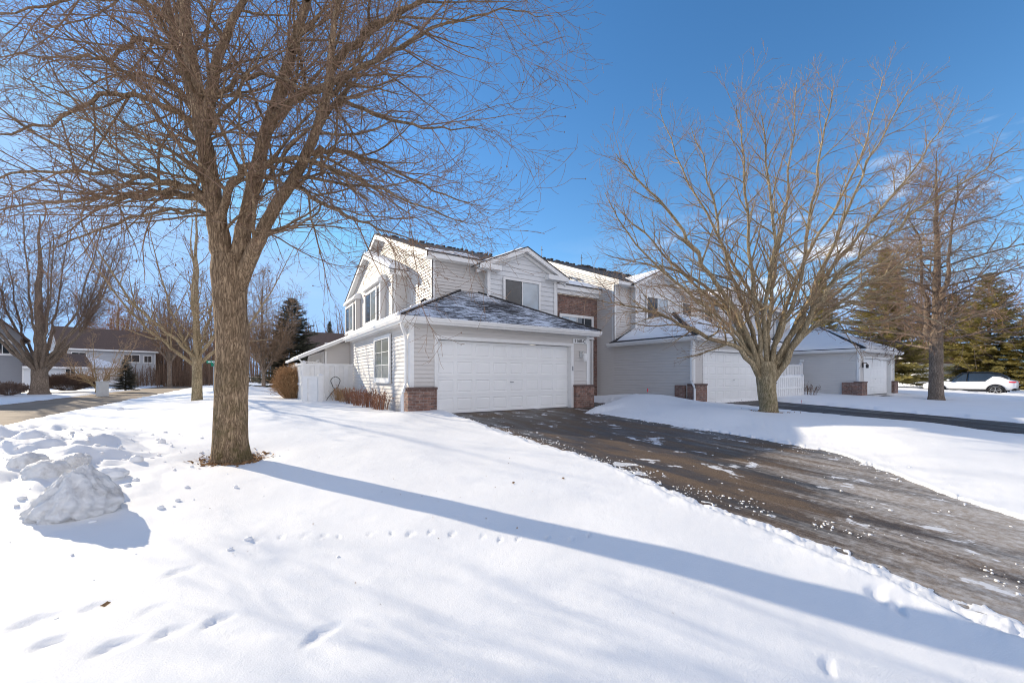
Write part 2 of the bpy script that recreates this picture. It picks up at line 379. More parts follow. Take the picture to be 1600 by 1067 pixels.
# ------------------------------------------------------------------ ground
def g(x, y): return -0.045*np.clip(10.75-y, 0, 14)
def base(x, y):
    """height of the frozen ground"""
    x = np.asarray(x, float); y = np.asarray(y, float)
    z = g(x, y)
    left = sst(-x, 0.5, 6.3)                       # the lawn falls to the street on the left
    z = z*(1-left) + left*np.where(y > 0, -0.50, -0.50)
    return z
TREE1 = (-0.18, 6.98); TREE2 = (12.62, 5.72); TREE4 = (30.6, 5.6); TREE3 = (-1.9, 22.6)
def snow_height(x, y):
    x = np.asarray(x, float); y = np.asarray(y, float)
    b = base(x, y); z = b + 0.13 + 0.045*fbm(x*0.35, y*0.35, 3, 1) + 0.008*fbm(x*1.3, y*1.3, 3, 2) + 0.0022*fbm(x*5, y*7, 4, 4, .6)
    # yard between the drives sits higher
    mid = sst(x, 9.0, 11.6)*(1-sst(x, 12.8, 15.4))
    z = z + mid*(np.clip(-g(x, y), 0, 0.4)*0.75*sst(y, -0.5, 3) + 0.03)
    # mounds by the entry of the second unit
    z = z + 0.30*np.exp(-(((x-12.6)/1.7)**2 + ((y-9.9)/1.5)**2)) + 0.16*np.exp(-(((x-13.9)/1.0)**2+((y-12.0)/1.2)**2))
    # mound near the left pier
    z = z + 0.05*np.exp(-(((x-3.4)/1.3)**2 + ((y-9.9)/0.8)**2))
    z = z + 0.16*np.exp(-((x-41.8)/0.7)**2)*sst(y, -2, 0)*(1-sst(y, 11, 13))*(1+.6*fbm(x*1.2, y*1.2, 3, 6))
    # bank along the street
    z = z + (0.04+0.10*fbm(x*0.9, y*0.5, 4, 5))*np.exp(-((x+5.7)/0.7)**2)*sst(y, 6, 9)
    # ploughed lumps beyond tree 3
    z = z + 0.30*np.exp(-(((x-0.5)/2.6)**2 + ((y-30)/2.2)**2))*(1+0.5*fbm(x, y, 3, 9))
    # ploughed heap at far left front
    hx, hy = -3.0, 8.6
    uu = (x-hx)*.94+(y-hy)*.33; vv = -(x-hx)*.33+(y-hy)*.94
    r2 = (uu/1.35)**2 + (vv/3.3)**2
    wx = x+.25*perlin(x*1.3, y*1.3, 15); wy = y+.25*perlin(x*1.3, y*1.3, 16)
    bil = np.abs(perlin(wx*1.5, wy*1.5, 11))*.34+np.abs(perlin(wx*3.4, wy*3.1, 12))*.13+np.abs(perlin(wx*7.5, wy*7, 13))*.035
    z = z + np.exp(-r2**1.6)*(0.30*(1-.40*sst(-vv, .0, 2.6)) + bil)
    z = z + 0.10*np.exp(-((x+3.7)/.5)**2-((y-7.4)/.6)**2)*(1+.6*fbm(x*3, y*3, 3, 77))
    # windblown ripples and prints in the near snow
    near = np.exp(-((x-0.5)**2 + (y-2.5)**2)/14)
    rr = perlin(x*1.3+y*0.5, y*0.45, 21); z = z + near*0.010*rr
    crk = perlin(x*3.0+y*4.5, y*1.1-x*1.1, 25); z = z - near*0.006*np.clip(crk-0.38, 0, 1)*6*sst(perlin(x*.8, y*.8, 26), 0, .3)
    for i, (fx, fy, fr, fd) in enumerate(PRINTS):
        u = (x-fx)*0.93+(y-fy)*0.36; v = -(x-fx)*0.36+(y-fy)*0.93
        q = (u/(fr*1.7))**2+((v+0.25*np.abs(u))/(fr*0.7))**2
        z = z - fd*np.exp(-q**2)
    # dips round the trunks
    for (tx, ty), rr_, dp in ((TREE1, 0.50, 0.09), (TREE2, 0.42, 0.08), (TREE4, 0.6, 0.1), (TREE3, 0.4, 0.06)):
        q = ((x-tx)**2+(y-ty)**2)/rr_**2; z = z - dp*np.exp(-q)
    # drives and street: the snow drops below the asphalt sheet, ragged edges
    e1 = 0.14*fbm(x*0.9, y*0.9, 4, 31) + 0.07*fbm(x*5, y*5, 4, 32, 0.6)
    L = 4.78 - 0.38*sst(-y, -5, -2.2) - 0.36*sst(-y, -2.4, 0)
    L = L + 0.35*sst(y, 7, 10.4)*0 
    Rr = 9.25 + 0.2*sst(-y, -9, -6) + 3.2*sst(y, 9.6, 10.6) - 2.5*sst(-y, -3.6, -.2)
    d = np.minimum(x-L, Rr-x) + e1
    d = np.where(y > 11.2, np.minimum(d, 11.5-y+np.where(x > 10.3, 9, 0)), d)
    edge_h = sst(d, -0.42, -0.02)                   # shoulder eases down
    z = z - 0.075*edge_h*(1-sst(d, 0.0, 0.1))
    z = z + 0.022*np.exp(-((d+0.35)/0.18)**2)*(1+1.4*fbm(x*6, y*6, 4, 33, 0.6))
    asp = g(x, y)
    band = sst(d, -0.50-.15*fbm(x*1.2, y*1.2, 2, 35), -0.26)*(x < 7)*sst(-y, -9, -6)
    z = z*(1-.9*band) + .9*band*(asp+0.016+0.046*fbm(x*4.5, y*4.5, 5, 34, .65))
    inn = sst(d, -0.06, 0.07)
    z = z*(1-inn) + inn*(asp-0.045)
    z = np.where((x > Rr) & (y < 9.3) & (x < 14), asp+0.03+(z-asp-0.03)*sst(x-Rr+e1, -0.1, 1.7), z)
    # crust left along the edges and patches on the drive
    pt = fbm(x*0.7, y*1.4, 5, 41, 0.62) 
    nearedge = np.exp(-np.clip(x-L+e1, 0, 9)/0.30) + 0.75*np.exp(-np.clip(Rr-x+e1, 0, 9)/0.5)
    crust = sst(pt + 0.75*nearedge + 0.5*sst(-y, -3, 1.0)*0.3, 0.62, 0.70)
    z = np.where((d > 0.02) & (crust > 0), np.maximum(z, asp-0.045+crust*(0.052+0.008*fbm(x*9, y*9, 3, 43))), z)
    # second drive
    e2 = 0.12*fbm(x*0.8, y*0.8, 4, 51) + 0.05*fbm(x*4, y*4, 3, 52)
    d2 = np.minimum(x-15.9, 20.8-x)+e2; d2 = np.where(y > 9.7, np.minimum(d2, 9.7-y), d2)
    i2 = sst(d2, -0.12, 0.10); z = z*(1-i2) + i2*(asp-0.05)
    # third drive, far
    d3 = np.minimum(x-35.7, 37.0-x)+e2; d3 = np.where(y > 6.5, np.minimum(d3, 6.5-y), d3)
    i3 = sst(d3, -0.12, 0.10); z = z*(1-i3) + i3*(asp-0.05)
    d4 = np.minimum(x-30, 34.5-x)+e2; d4 = np.minimum(np.minimum(d4, 8.6-y), y-7.6)
    i4 = sst(d4, -0.12, 0.10); z = z*(1-i4) + i4*(asp-0.05)
    # the street
    dr = np.minimum(-6.3-x, x+11.6) + 0.3*fbm(x*0.4, y*0.3, 4, 61); ir = sst(dr, -0.15, 0.15)*sst(y, 4, 7)
    z = z*(1-ir) + ir*(-0.56)
    # snow thins under the house footprints
    z = z - 0.10*sst(x, 3.4, 3.7)*(1-sst(x, 3.8, 4.0))*sst(y, 10.8, 11.2)*(1-sst(y, 17, 18))
    return z
rnd = random.Random(5)
PRINTS = []
for i in range(16):                                  # a line of old prints across the lawn
    t = i/15; px = 400+t*520; py = 868-8*math.sin(t*5)-t*22
    D = 630*1.42/(py-588)*1.0; x_, y_ = XYat(px, D); PRINTS.append((x_+rnd.uniform(-.04, .04), y_+rnd.uniform(-.04, .04), rnd.uniform(.016, .028), rnd.uniform(.008, .016)))
for px, py in ((280, 925), (240, 985), (340, 1000), (265, 1020), (60, 1010), (150, 985), (180, 1045), (80, 1045), (1365, 935), (1400, 955), (1290, 1050), (500, 1020)):
    D = 630*1.45/(py-588); x_, y_ = XYat(px, D); PRINTS.append((x_, y_, rnd.uniform(0.04, 0.07), rnd.uniform(0.010, 0.020)))
def polar_sheet(name, hf, mat, r0, r1, nr, na_front, na_back):
    az0 = math.pi/2-YAW                              # angle of the main direction
    fa = np.linspace(-R(66), R(66), na_front, endpoint=False); ba = np.linspace(R(66), 2*PI-R(66), na_back, endpoint=False)
    ang = np.concatenate([fa, ba]) + az0
    rr = r0*(r1/r0)**(np.linspace(0, 1, nr)**1.0)
    A, Q = np.meshgrid(ang, rr)
    X = Q*np.cos(A); Y = Q*np.sin(A); Z = hf(X, Y)
    V = np.stack([X, Y, Z], -1).reshape(-1, 3); na = len(ang)
    i = np.arange(nr-1)[:, None]; j = np.arange(na)[None, :]; j2 = (j+1) % na
    q = np.stack([i*na+j, (i+1)*na+j, (i+1)*na+j2, i*na+j2], -1).reshape(-1, 4)
    V = np.vstack([V, [[0, 0, float(hf(np.array([0.]), np.array([0.]))[0])]]]); c = len(V)-1
    t = np.stack([np.full(na, c), np.arange(na), (np.arange(na)+1) % na], -1)
    return put(name, mesh_np(name, V, q, t, True), mat)
snow = polar_sheet('snow', snow_height, M['snow'], 0.35, 900, 760, 960, 90); tag(snow, kind='structure')
def strip(name, x0, x1, y0, y1, mat, dz=0.0, zf=g, n=24):
    xs = np.linspace(x0, x1, 4); ys = np.linspace(y0, y1, n); X, Y = np.meshgrid(xs, ys); Z = zf(X, Y)+dz
    V = np.stack([X, Y, Z], -1).reshape(-1, 3); i = np.arange(n-1)[:, None]; j = np.arange(3)[None, :]
    q = np.stack([i*4+j, i*4+j+1, (i+1)*4+j+1, (i+1)*4+j], -1).reshape(-1, 4)
    return tag(put(name, mesh_np(name, V, q), mat), kind='structure')
strip('driveway', 3.6, 13.2, -3.2, 15.0, M['asphalt'], n=60)
strip('driveway', 15.3, 21.4, -3.2, 9.85, M['asphalt_dark'], n=40)
strip('driveway', 29.2, 38.0, -3.2, 8.7, M['asphalt_dark'], n=40)
strip('road', -12.4, -6.0, 3, 160, M['road'], zf=lambda x, y: np.full_like(x, -0.50))

# ------------------------------------------------------------------ siding, windows and house pieces
def siding(mb, ax, c, sgn, lo, hi, z0, z1, step=0.118, proud=0.017, holes=()):
    """lap siding on the plane ax=c facing sgn; lo/hi: numbers or functions of z; holes: (a0,a1,z0,z1)"""
    fl = lo if callable(lo) else (lambda z: lo); fh = hi if callable(hi) else (lambda z: hi)
    def P(a, off, z): return (c+sgn*off, a, z) if ax == 'x' else (a, c+sgn*off, z)
    z = z0
    while z < z1-1e-4:
        zt = min(z+step, z1); spans = [(fl(z), fh(z), fl(zt), fh(zt))]
        for (h0, h1, hz0, hz1) in holes:
            if hz0 < (z+zt)/2 < hz1:
                ns = []
                for (a, b, a2, b2) in spans:
                    if h1 <= a or h0 >= b: ns.append((a, b, a2, b2)); continue
                    if h0 > a: ns.append((a, h0, a2, h0))
                    if h1 < b: ns.append((h1, b, h1, b2))
                spans = ns
        for (a, b, a2, b2) in spans:
            if b-a < 0.01: continue
            if b2 < a2: a2 = b2 = (a2+b2)/2
            q = [P(a, proud, z), P(b, proud, z), P(b2, -0.012, zt+0.01), P(a2, -0.012, zt+0.01)]
            l = [P(a, -0.014, z+0.02), P(b, -0.014, z+0.02), P(b, proud, z), P(a, proud, z)]
            if (ax == 'x') == (sgn < 0): q.reverse(); l.reverse()
            mb.poly(*q); mb.poly(*l)
        z = zt
    return mb
def window(parent, ax, c, sgn, a0, a1, z0, z1, panes, fw=0.09, depth=0.06, bars=None):
    """frame mesh with pane children. panes: list of (f0,f1,material)"""
    c = c+sgn*0.024
    f = MB()
    def bx(m, u0, u1, o0, o1, w0, w1):
        o0, o1 = sorted((c+sgn*o0, c+sgn*o1))
        if ax == 'x': m.box(o0, o1, u0, u1, w0, w1)
        else: m.box(u0, u1, o0, o1, w0, w1)
    bx(f, a0, a0+fw, 0, depth, z0, z1); bx(f, a1-fw, a1, 0, depth, z0, z1)
    bx(f, a0+fw, a1-fw, 0, depth, z0, z0+fw); bx(f, a0+fw, a1-fw, 0, depth, z1-fw, z1)
    bx(f, a0-0.03, a1+0.03, 0, depth+0.03, z0-0.045, z0-0.001)
    ia, ib = a0+fw, a1-fw
    for (p0, p1, mt) in panes[1:]:
        x = ia+(ib-ia)*p0; bx(f, x-0.022, x+0.022, 0.008, depth-0.012, z0+fw, z1-fw)
    if bars:
        nx, nz = bars
        for i in range(1, nx): x = ia+(ib-ia)*i/nx; bx(f, x-0.009, x+0.009, 0.02, 0.033, z0+fw, z1-fw)
        for i in range(1, nz): z = z0+fw+(z1-z0-2*fw)*i/nz; bx(f, ia, ib, 0.021, 0.034, z-0.009, z+0.009)
    fo = f.build('window', M['trim'], parent)
    for (p0, p1, mt) in panes:
        m = MB(); bx(m, ia+(ib-ia)*p0+0.003, ia+(ib-ia)*p1-0.003, 0.003, 0.018, z0+fw+0.003, z1-fw-0.003); m.build('pane', mt, fo)
    return fo
def garage_door(parent, x0, x1, y, z1, cols=8, rows=4):
    """door slab facing -Y with pressed panels"""
    m = MB(); H = z1/rows; Wc = (x1-x0)/cols; m.box(x0, x1, y+0.02, y+0.06, 0.015, z1)
    for r in range(rows):
        zb, zt = r*H+0.018, (r+1)*H-0.004
        for k in range(cols):
            a, b = x0+k*Wc, x0+(k+1)*Wc
            i0, i1, j0, j1 = a+0.06, b-0.06, zb+0.07, zt-0.07
            o = [(a, y, zb), (b, y, zb), (b, y, zt), (a, y, zt)]; i_ = [(i0, y, j0), (i1, y, j0), (i1, y, j1), (i0, y, j1)]
            s = 0.022; e_ = [(i0+s, y+0.013, j0+s), (i1-s, y+0.013, j0+s), (i1-s, y+0.013, j1-s), (i0+s, y+0.013, j1-s)]
            s2 = 0.05; c_ = [(i0+s2, y+0.002, j0+s2), (i1-s2, y+0.002, j0+s2), (i1-s2, y+0.002, j1-s2), (i0+s2, y+0.002, j1-s2)]
            for A, B in ((o, i_), (i_, e_), (e_, c_)):
                for q in range(4): w = (q+1) % 4; m.poly(A[q], A[w], B[w], B[q])
            m.poly(*c_)
        m.poly((x0, y, zb), (x0, y+0.02, zb), (x1, y+0.02, zb), (x1, y, zb)); m.poly((x0, y, zt), (x1, y, zt), (x1, y+0.02, zt), (x0, y+0.02, zt))
    d = m.build('garage_door', M['door'], parent)
    h = MB(); hx = (x0+x1)/2+0.12; h.tube([(hx-0.07, y-0.012, z1*0.43), (hx-0.05, y-0.03, z1*0.43), (hx+0.05, y-0.03, z1*0.43), (hx+0.07, y-0.012, z1*0.43)], 0.011, 6)
    h.build('door_handle', M['grey_metal'], d)
    s = MB(); s.box(x0, x1, y-0.002, y+0.05, -0.01, 0.0149); s.build('bottom_seal', M['dark'], d)
    return d
def downspout(parent, pts, w=0.075, d=0.055):
    m = MB()
    m.tube(pts, w*0.62, 4, True)
    return m.build('downspout', M['trim'], parent, bevel=0.008)
def soft_snow(name, parent, poly, n, th, nu=26, nv=14, mat='snow', seed=3, ragged=0.15):
    """snow layer over a roof quad poly (a,b,c,d): u along a-b, v along a-d, thickness th up, rounded edges"""
    a, b, c, d = [np.array(p, float) for p in poly]
    U, Vv = np.meshgrid(np.linspace(0, 1, nu), np.linspace(0, 1, nv))
    P = (a*(1-U)[..., None]+b*U[..., None])*(1-Vv)[..., None]+(d*(1-U)[..., None]+c*U[..., None])*Vv[..., None]
    e = np.minimum(np.minimum(U, 1-U)*np.linalg.norm(b-a), np.minimum(Vv, 1-Vv)*np.linalg.norm(d-a))
    t = th*np.clip(e/(th*1.2+1e-6), 0, 1)**0.5*(1+ragged*2*fbm(P[..., 0]*1.3+P[..., 1]*0.7, P[..., 1]*1.3, 3, seed))
    T = P.copy(); T[..., 2] += t+0.004
    B = P.copy(); B[..., 2] += 0.002
    V = np.vstack([T.reshape(-1, 3), B.reshape(-1, 3)]); N = nu*nv
    i = np.arange(nv-1)[:, None]; j = np.arange(nu-1)[None, :]
    q1 = np.stack([i*nu+j, i*nu+j+1, (i+1)*nu+j+1, (i+1)*nu+j], -1).reshape(-1, 4)
    q2 = q1[:, ::-1]+N
    return put(name, mesh_np(name, V, np.vstack([q1, q2]), None, True), M[mat], parent)
def pier(parent, x0, x1, y0, y1, h=0.74):
    m = MB(); m.box(x0, x1, y0, y1, -0.2, h); o = m.build('brick_pier', M['brick'], parent)
    c = MB(); c.box(x0-0.02, x1+0.02, y0-0.025, y1, h+0.0005, h+0.06); c.build('pier_cap', M['cap'], o, bevel=0.008)
def hip_garage(H, x0, x1, y0, yb, z_e, slope, door, left_back=None, roof_mat='shingle_snow', col='siding', full_snow=False, skip_left_wall=False, ridge_to=None, wallx=None, lfmat=None):
    """garage block facing -Y. door=(dx0,dx1). Roof eave 0.35 out left, 0.4 front"""
    dx0, dx1 = door; ex0, ex1, ey = x0-0.35, x1+0.25, y0-0.4; zr = z_e+0.01
    w = MB()
    siding(w, 'y', y0, -1, x0, x1, 0.0, z_e-0.15, holes=[(dx0-0.09, dx1+0.1, -1, 2.26)])
    w.box(x0+0.01, dx0-0.10, y0+0.016, y0+0.12, -0.1, z_e-0.1); w.box(dx1+0.11, x1-0.01, y0+0.015, y0+0.12, -0.1, z_e-0.1)
    w.box(dx0-0.10, dx1+0.11, y0+0.015, y0+0.12, 2.2, z_e-0.1)
    w.build('wall', M[col], H)
    w = MB(); yl = left_back or yb
    siding(w, 'x', x0, -1, y0, yl, 0.0, z_e-0.14); w.box(x0+0.002, x0+0.12, y0+0.121, yl, -0.1, z_e-0.1)
    w.build('wall', M[lfmat or col], H)
    w = MB(); w.box(x1-0.12, x1, y0+0.121, yb, -0.1, z_e-0.1); w.build('wall', M[lfmat or col], H)
    # casing, posts
    t = MB(); t.box(dx0-0.10, dx0, y0-0.03, y0+0.18, 0, 2.16); t.box(dx1, dx1+0.12, y0-0.03, y0+0.18, 0, 2.16)
    t.box(dx0-0.10, dx1+0.12, y0-0.032, y0+0.18, 2.162, 2.262)
    t.box(x0-0.025, x0+0.11, y0-0.028, y0-0.001, 0.70, z_e-0.152); t.box(x0-0.027, x0-0.001, y0-0.026, y0+0.10, 0.70, z_e-0.152)
    t.box(x1-0.11, x1+0.025, y0-0.028, y0-0.001, 0.70, z_e-0.152); t.box(x1+0.001, x1+0.027, y0-0.026, y0+0.10, 0.70, z_e-0.152)
    t.build('trim', M['trim'], H, bevel=0.004)
    garage_door(H, dx0+0.005, dx1-0.005, y0+0.16, 2.15)
    # eaves: soffit, fascia, gutter
    e = MB(); e.box(ex0+0.05, ex1-0.05, ey+0.05, y0+0.1, z_e-0.15, z_e-0.12)
    e.box(ex0+0.05, x0+0.05, y0+0.101, yl+0.15, z_e-0.15, z_e-0.12); e.box(x1-0.05, ex1-0.05, y0+0.101, yb, z_e-0.15, z_e-0.12)
    e.box(ex0+0.03, ex1-0.03, ey+0.03, ey+0.05, z_e-0.17, z_e); e.box(ex0+0.03, ex0+0.05, ey+0.0501, yl+0.15, z_e-0.17, z_e)
    e.box(ex1-0.05, ex1-0.03, ey+0.0501, yb, z_e-0.17, z_e)
    e.build('eave', M['trim'], H)
    gt = MB(); gp = 0.075
    prof = [(0.0, -0.005), (-gp, -0.005), (-gp-0.01, -0.03), (-gp+0.02, -0.115), (0.0, -0.125)]
    def run(p, q, out):
        n = len(gt.v); k = len(prof)
        for s_ in (p, q):
            for (o, z) in prof: gt.v.append((s_[0]+out[0]*(-o), s_[1]+out[1]*(-o), s_[2]+z))
        for i in range(k): j = (i+1) % k; gt.f.append((n+i, n+j, n+k+j, n+k+i))
        gt.f.append(tuple(n+i for i in range(k))); gt.f.append(tuple(n+k+i for i in reversed(range(k))))
    run((ex0-gp, ey+0.03, z_e), (ex1, ey+0.03, z_e), (0, -1, 0)); run((ex0+0.03, ey+0.031, z_e), (ex0+0.03, yl+0.15, z_e), (-1, 0, 0))
    gt.build('gutter', M['trim'], H)
    # roof
    tF = min((ex1-ex0)/2, yb-ey); zt = zr+slope*tF
    hx0, hx1, hy = ex0+tF, ex1-tF, ey+tF
    xl = wallx if wallx else hx0; zl = zr+slope*(xl-ex0)
    r = MB(); o = -0.02
    r.slab([(ex0+o, ey+o, zr), (ex1-o, ey+o, zr), (hx1, hy, zt), (hx0, hy, zt)] if hx1-hx0 > 0.02 else [(ex0+o, ey+o, zr), (ex1-o, ey+o, zr), (hx0, hy, zt)], 0.03)
    ro = r.build('roof', M[roof_mat], H)
    r = MB(); yl2 = (left_back or yb)+0.15
    if wallx: r.slab([(ex0+o, ey+o, zr), (hx0, hy, zt), (xl, hy, zl), (xl, yl2, zl), (ex0+o, yl2, zr)][::-1][::-1], 0.03)
    else: r.slab([(ex0+o, ey+o, zr), (hx0, hy, zt), (hx0, yb, zt), (ex0+o, yb, zr)], 0.03)
    r.slab([(ex1-o, ey+o, zr), (ex1-o, yb, zr), (hx1, yb, zt), (hx1, hy, zt)], 0.03)
    cap = MB(); cap.tube([(ex0, ey, zr+0.012), (hx0, hy, zt+0.012)], 0.045, 6); cap.tube([(ex1, ey, zr+0.012), (hx1, hy, zt+0.012)], 0.045, 6)
    r.build('roof', M['shingle'], H); cap.build('hip_cap', M['shingle'], ro)
    return ro, (ex0, ex1, ey, hx0, hx1, hy, zr, zt)

# ================= the near unit =================
A = empty('townhouse', (3.7, 10.75, 0), 'two-storey end townhouse with the 1160-C garage nearest the lawn, snow-streaked hip roof', 'house', 'attached townhouses with white garage doors')
def rel(parent): 
    """parts are modelled in world coordinates; undo the empty's location"""
    loc = Vector(parent.location)
    for c in parent.children: c.location = c.location - loc
ro, q = hip_garage(A, 3.7, 10.35, 10.75, 13.6, 2.70, 0.485, (4.5, 9.5), left_back=17.75, wallx=5.5)
ex0, ex1, ey, hx0, hx1, hy, zr, zt = q
sl = 0.485
soft_snow('roof_snow', ro, [(3.42, 11.0, zr+0.07*sl), (3.42, 17.85, zr+0.07*sl), (5.48, 17.85, zr+2.13*sl), (5.48, 13.0, zr+2.13*sl)], 0, 0.12, 60, 24, ragged=0.1)
pier(A, 3.58, 4.41, 10.58, 10.95); pier(A, 9.61, 10.47, 10.58, 10.95)
window(A, 'x', 3.7, -1, 12.42, 14.3, 0.93, 2.42, [(0, 1, M['glass_curtain'])], 0.12, 0.05, bars=(2, 3))
# back part of the ground floor (set back) and shed roof wing
w = MB(); siding(w, 'x', 4.94, -1, 17.75, 24.75, 0, 3.3); w.box(4.95, 5.1, 17.75, 24.75, -0.1, 5.2)
w.box(3.71, 4.94, 17.63, 17.75, -0.1, 2.6); w.build('wall', M['siding'], A)
# upper storey
def gz(y, yr, zp, s): return zp - s*abs(y-yr)
RY, RZ, RS = 20.1, 8.0, 0.377
w = MB()
def lo(z): return max(13.6, RY-(RZ-0.16-z)/RS)
def hi(z): return min(26.6, RY+(RZ-0.16-z)/RS)
siding(w, 'x', 5.5, -1, lo, hi, 2.7, 7.82)
w.hexa([(5.52, 13.62, 2.6), (11.18, 13.62, 2.6), (11.18, 26.6, 2.6), (5.52, 26.6, 2.6)], [(5.52, 13.62, 5.38), (11.18, 13.62, 5.38), (11.18, 26.6, 5.38), (5.52, 26.6, 5.38)])
for xx in (5.52, 11.16): w.hexa([(xx, 13.62, 5.381), (xx+0.02, 13.62, 5.381), (xx+0.02, 26.6, 5.381), (xx, 26.6, 5.381)], [(xx, RY-0.01, 7.8), (xx+0.02, RY-0.01, 7.8), (xx+0.02, RY+0.01, 7.8), (xx, RY+0.01, 7.8)])
siding(w, 'y', 13.6, -1, 5.5, 11.2, 3.0, 5.3)
w.build('wall', M['siding'], A)
t = MB(); t.box(5.47, 5.6, 13.57, 13.599, 3.3, 5.28); t.box(5.47, 5.499, 13.57, 13.72, 3.3, 5.28)
MB().box(11.1, 11.23, 13.57, 13.599, 3.3, 5.3).build('corner_trim', M['trim'], A)
t.box(5.15, 7.5, 13.2, 13.23, 5.24, 5.43); t.box(5.16, 7.5, 13.231, 13.6, 5.25, 5.28); e_ = MB(); e_.box(11.2, 11.27, 13.2, 13.23, 5.24, 5.43); e_.box(11.2, 11.26, 13.231, 13.6, 5.25, 5.28); e_.build('eave', M['trim'], A)       # fascia + soffit
for xx in (5.15,):                                                               # rake boards
    t.hexa([(xx, 13.2, 5.22), (xx+0.03, 13.2, 5.22), (xx+0.03, RY, 7.81), (xx, RY, 7.81)][::-1], [(xx, 13.2, 5.43), (xx+0.03, 13.2, 5.43), (xx+0.03, RY, 8.0), (xx, RY, 8.0)][::-1])
    t.hexa([(xx, RY, 7.81), (xx+0.03, RY, 7.81), (xx+0.03, 27.0, 5.22), (xx, 27.0, 5.22)][::-1], [(xx, RY, 8.0), (xx+0.03, RY, 8.0), (xx+0.03, 27.0, 5.43), (xx, 27.0, 5.43)][::-1])
t.hexa([(5.181, 13.25, 5.30), (5.5, 13.25, 5.30), (5.5, RY, 7.86), (5.181, RY, 7.86)], [(5.181, 13.25, 5.33), (5.5, 13.25, 5.33), (5.5, RY, 7.89), (5.181, RY, 7.89)])
t.hexa([(5.181, RY, 7.86), (5.5, RY, 7.86), (5.5, 26.9, 5.30), (5.181, 26.9, 5.30)], [(5.181, RY, 7.89), (5.5, RY, 7.89), (5.5, 26.9, 5.33), (5.181, 26.9, 5.33)])
t.build('trim', M['trim'], A)
r = MB(); r.slab([(5.12, 13.17, 5.44), (7.35, 13.17, 5.44), (7.35, RY, 8.05), (5.12, RY, 8.05)], 0.035); r.slab([(7.35, 13.75, 5.66), (11.15, 13.75, 5.66), (11.15, RY, 8.05), (7.35, RY, 8.05)], 0.035)
r.slab([(11.15, 13.17, 5.44), (11.28, 13.17, 5.44), (11.28, RY, 8.05), (11.15, RY, 8.05)], 0.035)
r.slab([(5.12, RY, 8.05), (11.28, RY, 8.05), (11.28, 27.0, 5.44), (5.12, 27.0, 5.44)], 0.035)
rb_ = random.Random(4)
for k in range(22): xx = 5.3+k*0.3+rb_.uniform(-.08, .08); hh = rb_.random()**2*.09; r.box(xx, xx+.12+rb_.random()*.14, RY-0.10, RY+0.10, 8.03, 8.065+hh)
ro2 = r.build('roof', M['shingle'], A)
soft_snow('roof_snow', ro2, [(5.2, 13.22, 5.46), (6.15, 13.22, 5.46), (6.15, 13.6, 5.61), (5.2, 13.6, 5.61)], 0, 0.07, 30, 8)
soft_snow('roof_snow', ro2, [(6.2, 13.25, 5.47), (7.3, 13.25, 5.47), (7.3, 14.6, 5.98), (6.2, 14.0, 5.75)], 0, 0.07, 30, 8)
# side bump with its own gable
BY, BZ = 20.5, 7.05; BS = 0.375
w = MB()
siding(w, 'x', 4.94, -1, lambda z: max(16.4, BY-(BZ-0.14-z)/BS), lambda z: min(24.75, BY+(BZ-0.14-z)/BS), 3.0, 6.9)
siding(w, 'y', 16.4, -1, 4.94, 5.5, 3.0, 5.3); w.box(4.96, 5.49, 16.42, 24.7, 3.0, 5.32)
w.hexa([(4.96, 16.42, 5.321), (5.49, 16.42, 5.321), (5.49, 24.7, 5.321), (4.96, 24.7, 5.321)], [(4.96, BY-0.02, 6.85), (5.49, BY-0.02, 6.85), (5.49, BY+0.02, 6.85), (4.96, BY+0.02, 6.85)])
w.build('wall', M['siding'], A)
t = MB(); t.box(4.905, 4.935, 16.37, 16.53, 3.2, 5.27); t.box(4.905, 5.03, 16.37, 16.395, 3.2, 5.27)
t.box(4.72, 5.5, 16.1, 16.13, 5.22, 5.43); t.box(4.73, 5.5, 16.131, 16.4, 5.23, 5.26)
for s_, ye in ((1, 16.1), (-1, 24.95)):
    ze = BZ-BS*abs(BY-ye)
    pts = [(4.70, ye, ze-0.17), (4.73, ye, ze-0.17), (4.73, BY, BZ-0.17), (4.70, BY, BZ-0.17)]; up = [(a, b, c+0.17) for a, b, c in pts]
    t.hexa(pts[::-1] if s_ > 0 else pts, up[::-1] if s_ > 0 else up)
    t.hexa([(4.731, ye, ze-0.12), (4.94, ye, ze-0.12), (4.94, BY, BZ-0.12), (4.731, BY, BZ-0.12)], [(4.731, ye, ze-0.09), (4.94, ye, ze-0.09), (4.94, BY, BZ-0.09), (4.731, BY, BZ-0.09)])
t.build('trim', M['trim'], A)
r = MB(); ze = BZ-BS*(BY-16.07)
r.slab([(4.67, 16.07, ze+0.02), (5.55, 16.07, ze+0.02), (5.55, BY, BZ+0.02), (4.67, BY, BZ+0.02)], 0.03)
r.slab([(4.67, BY, BZ+0.02), (5.55, BY, BZ+0.02), (5.55, 24.98, BZ+0.02-BS*(24.98-BY)), (4.67, 24.98, BZ+0.02-BS*(24.98-BY))], 0.03)
ro3 = r.build('roof', M['shingle'], A)
soft_snow('roof_snow', ro3, [(4.69, 16.1, ze+0.03), (5.5, 16.1, ze+0.03), (5.5, BY, BZ+0.03), (4.69, BY, BZ+0.03)], 0, 0.20, 20, 60, ragged=0.05)
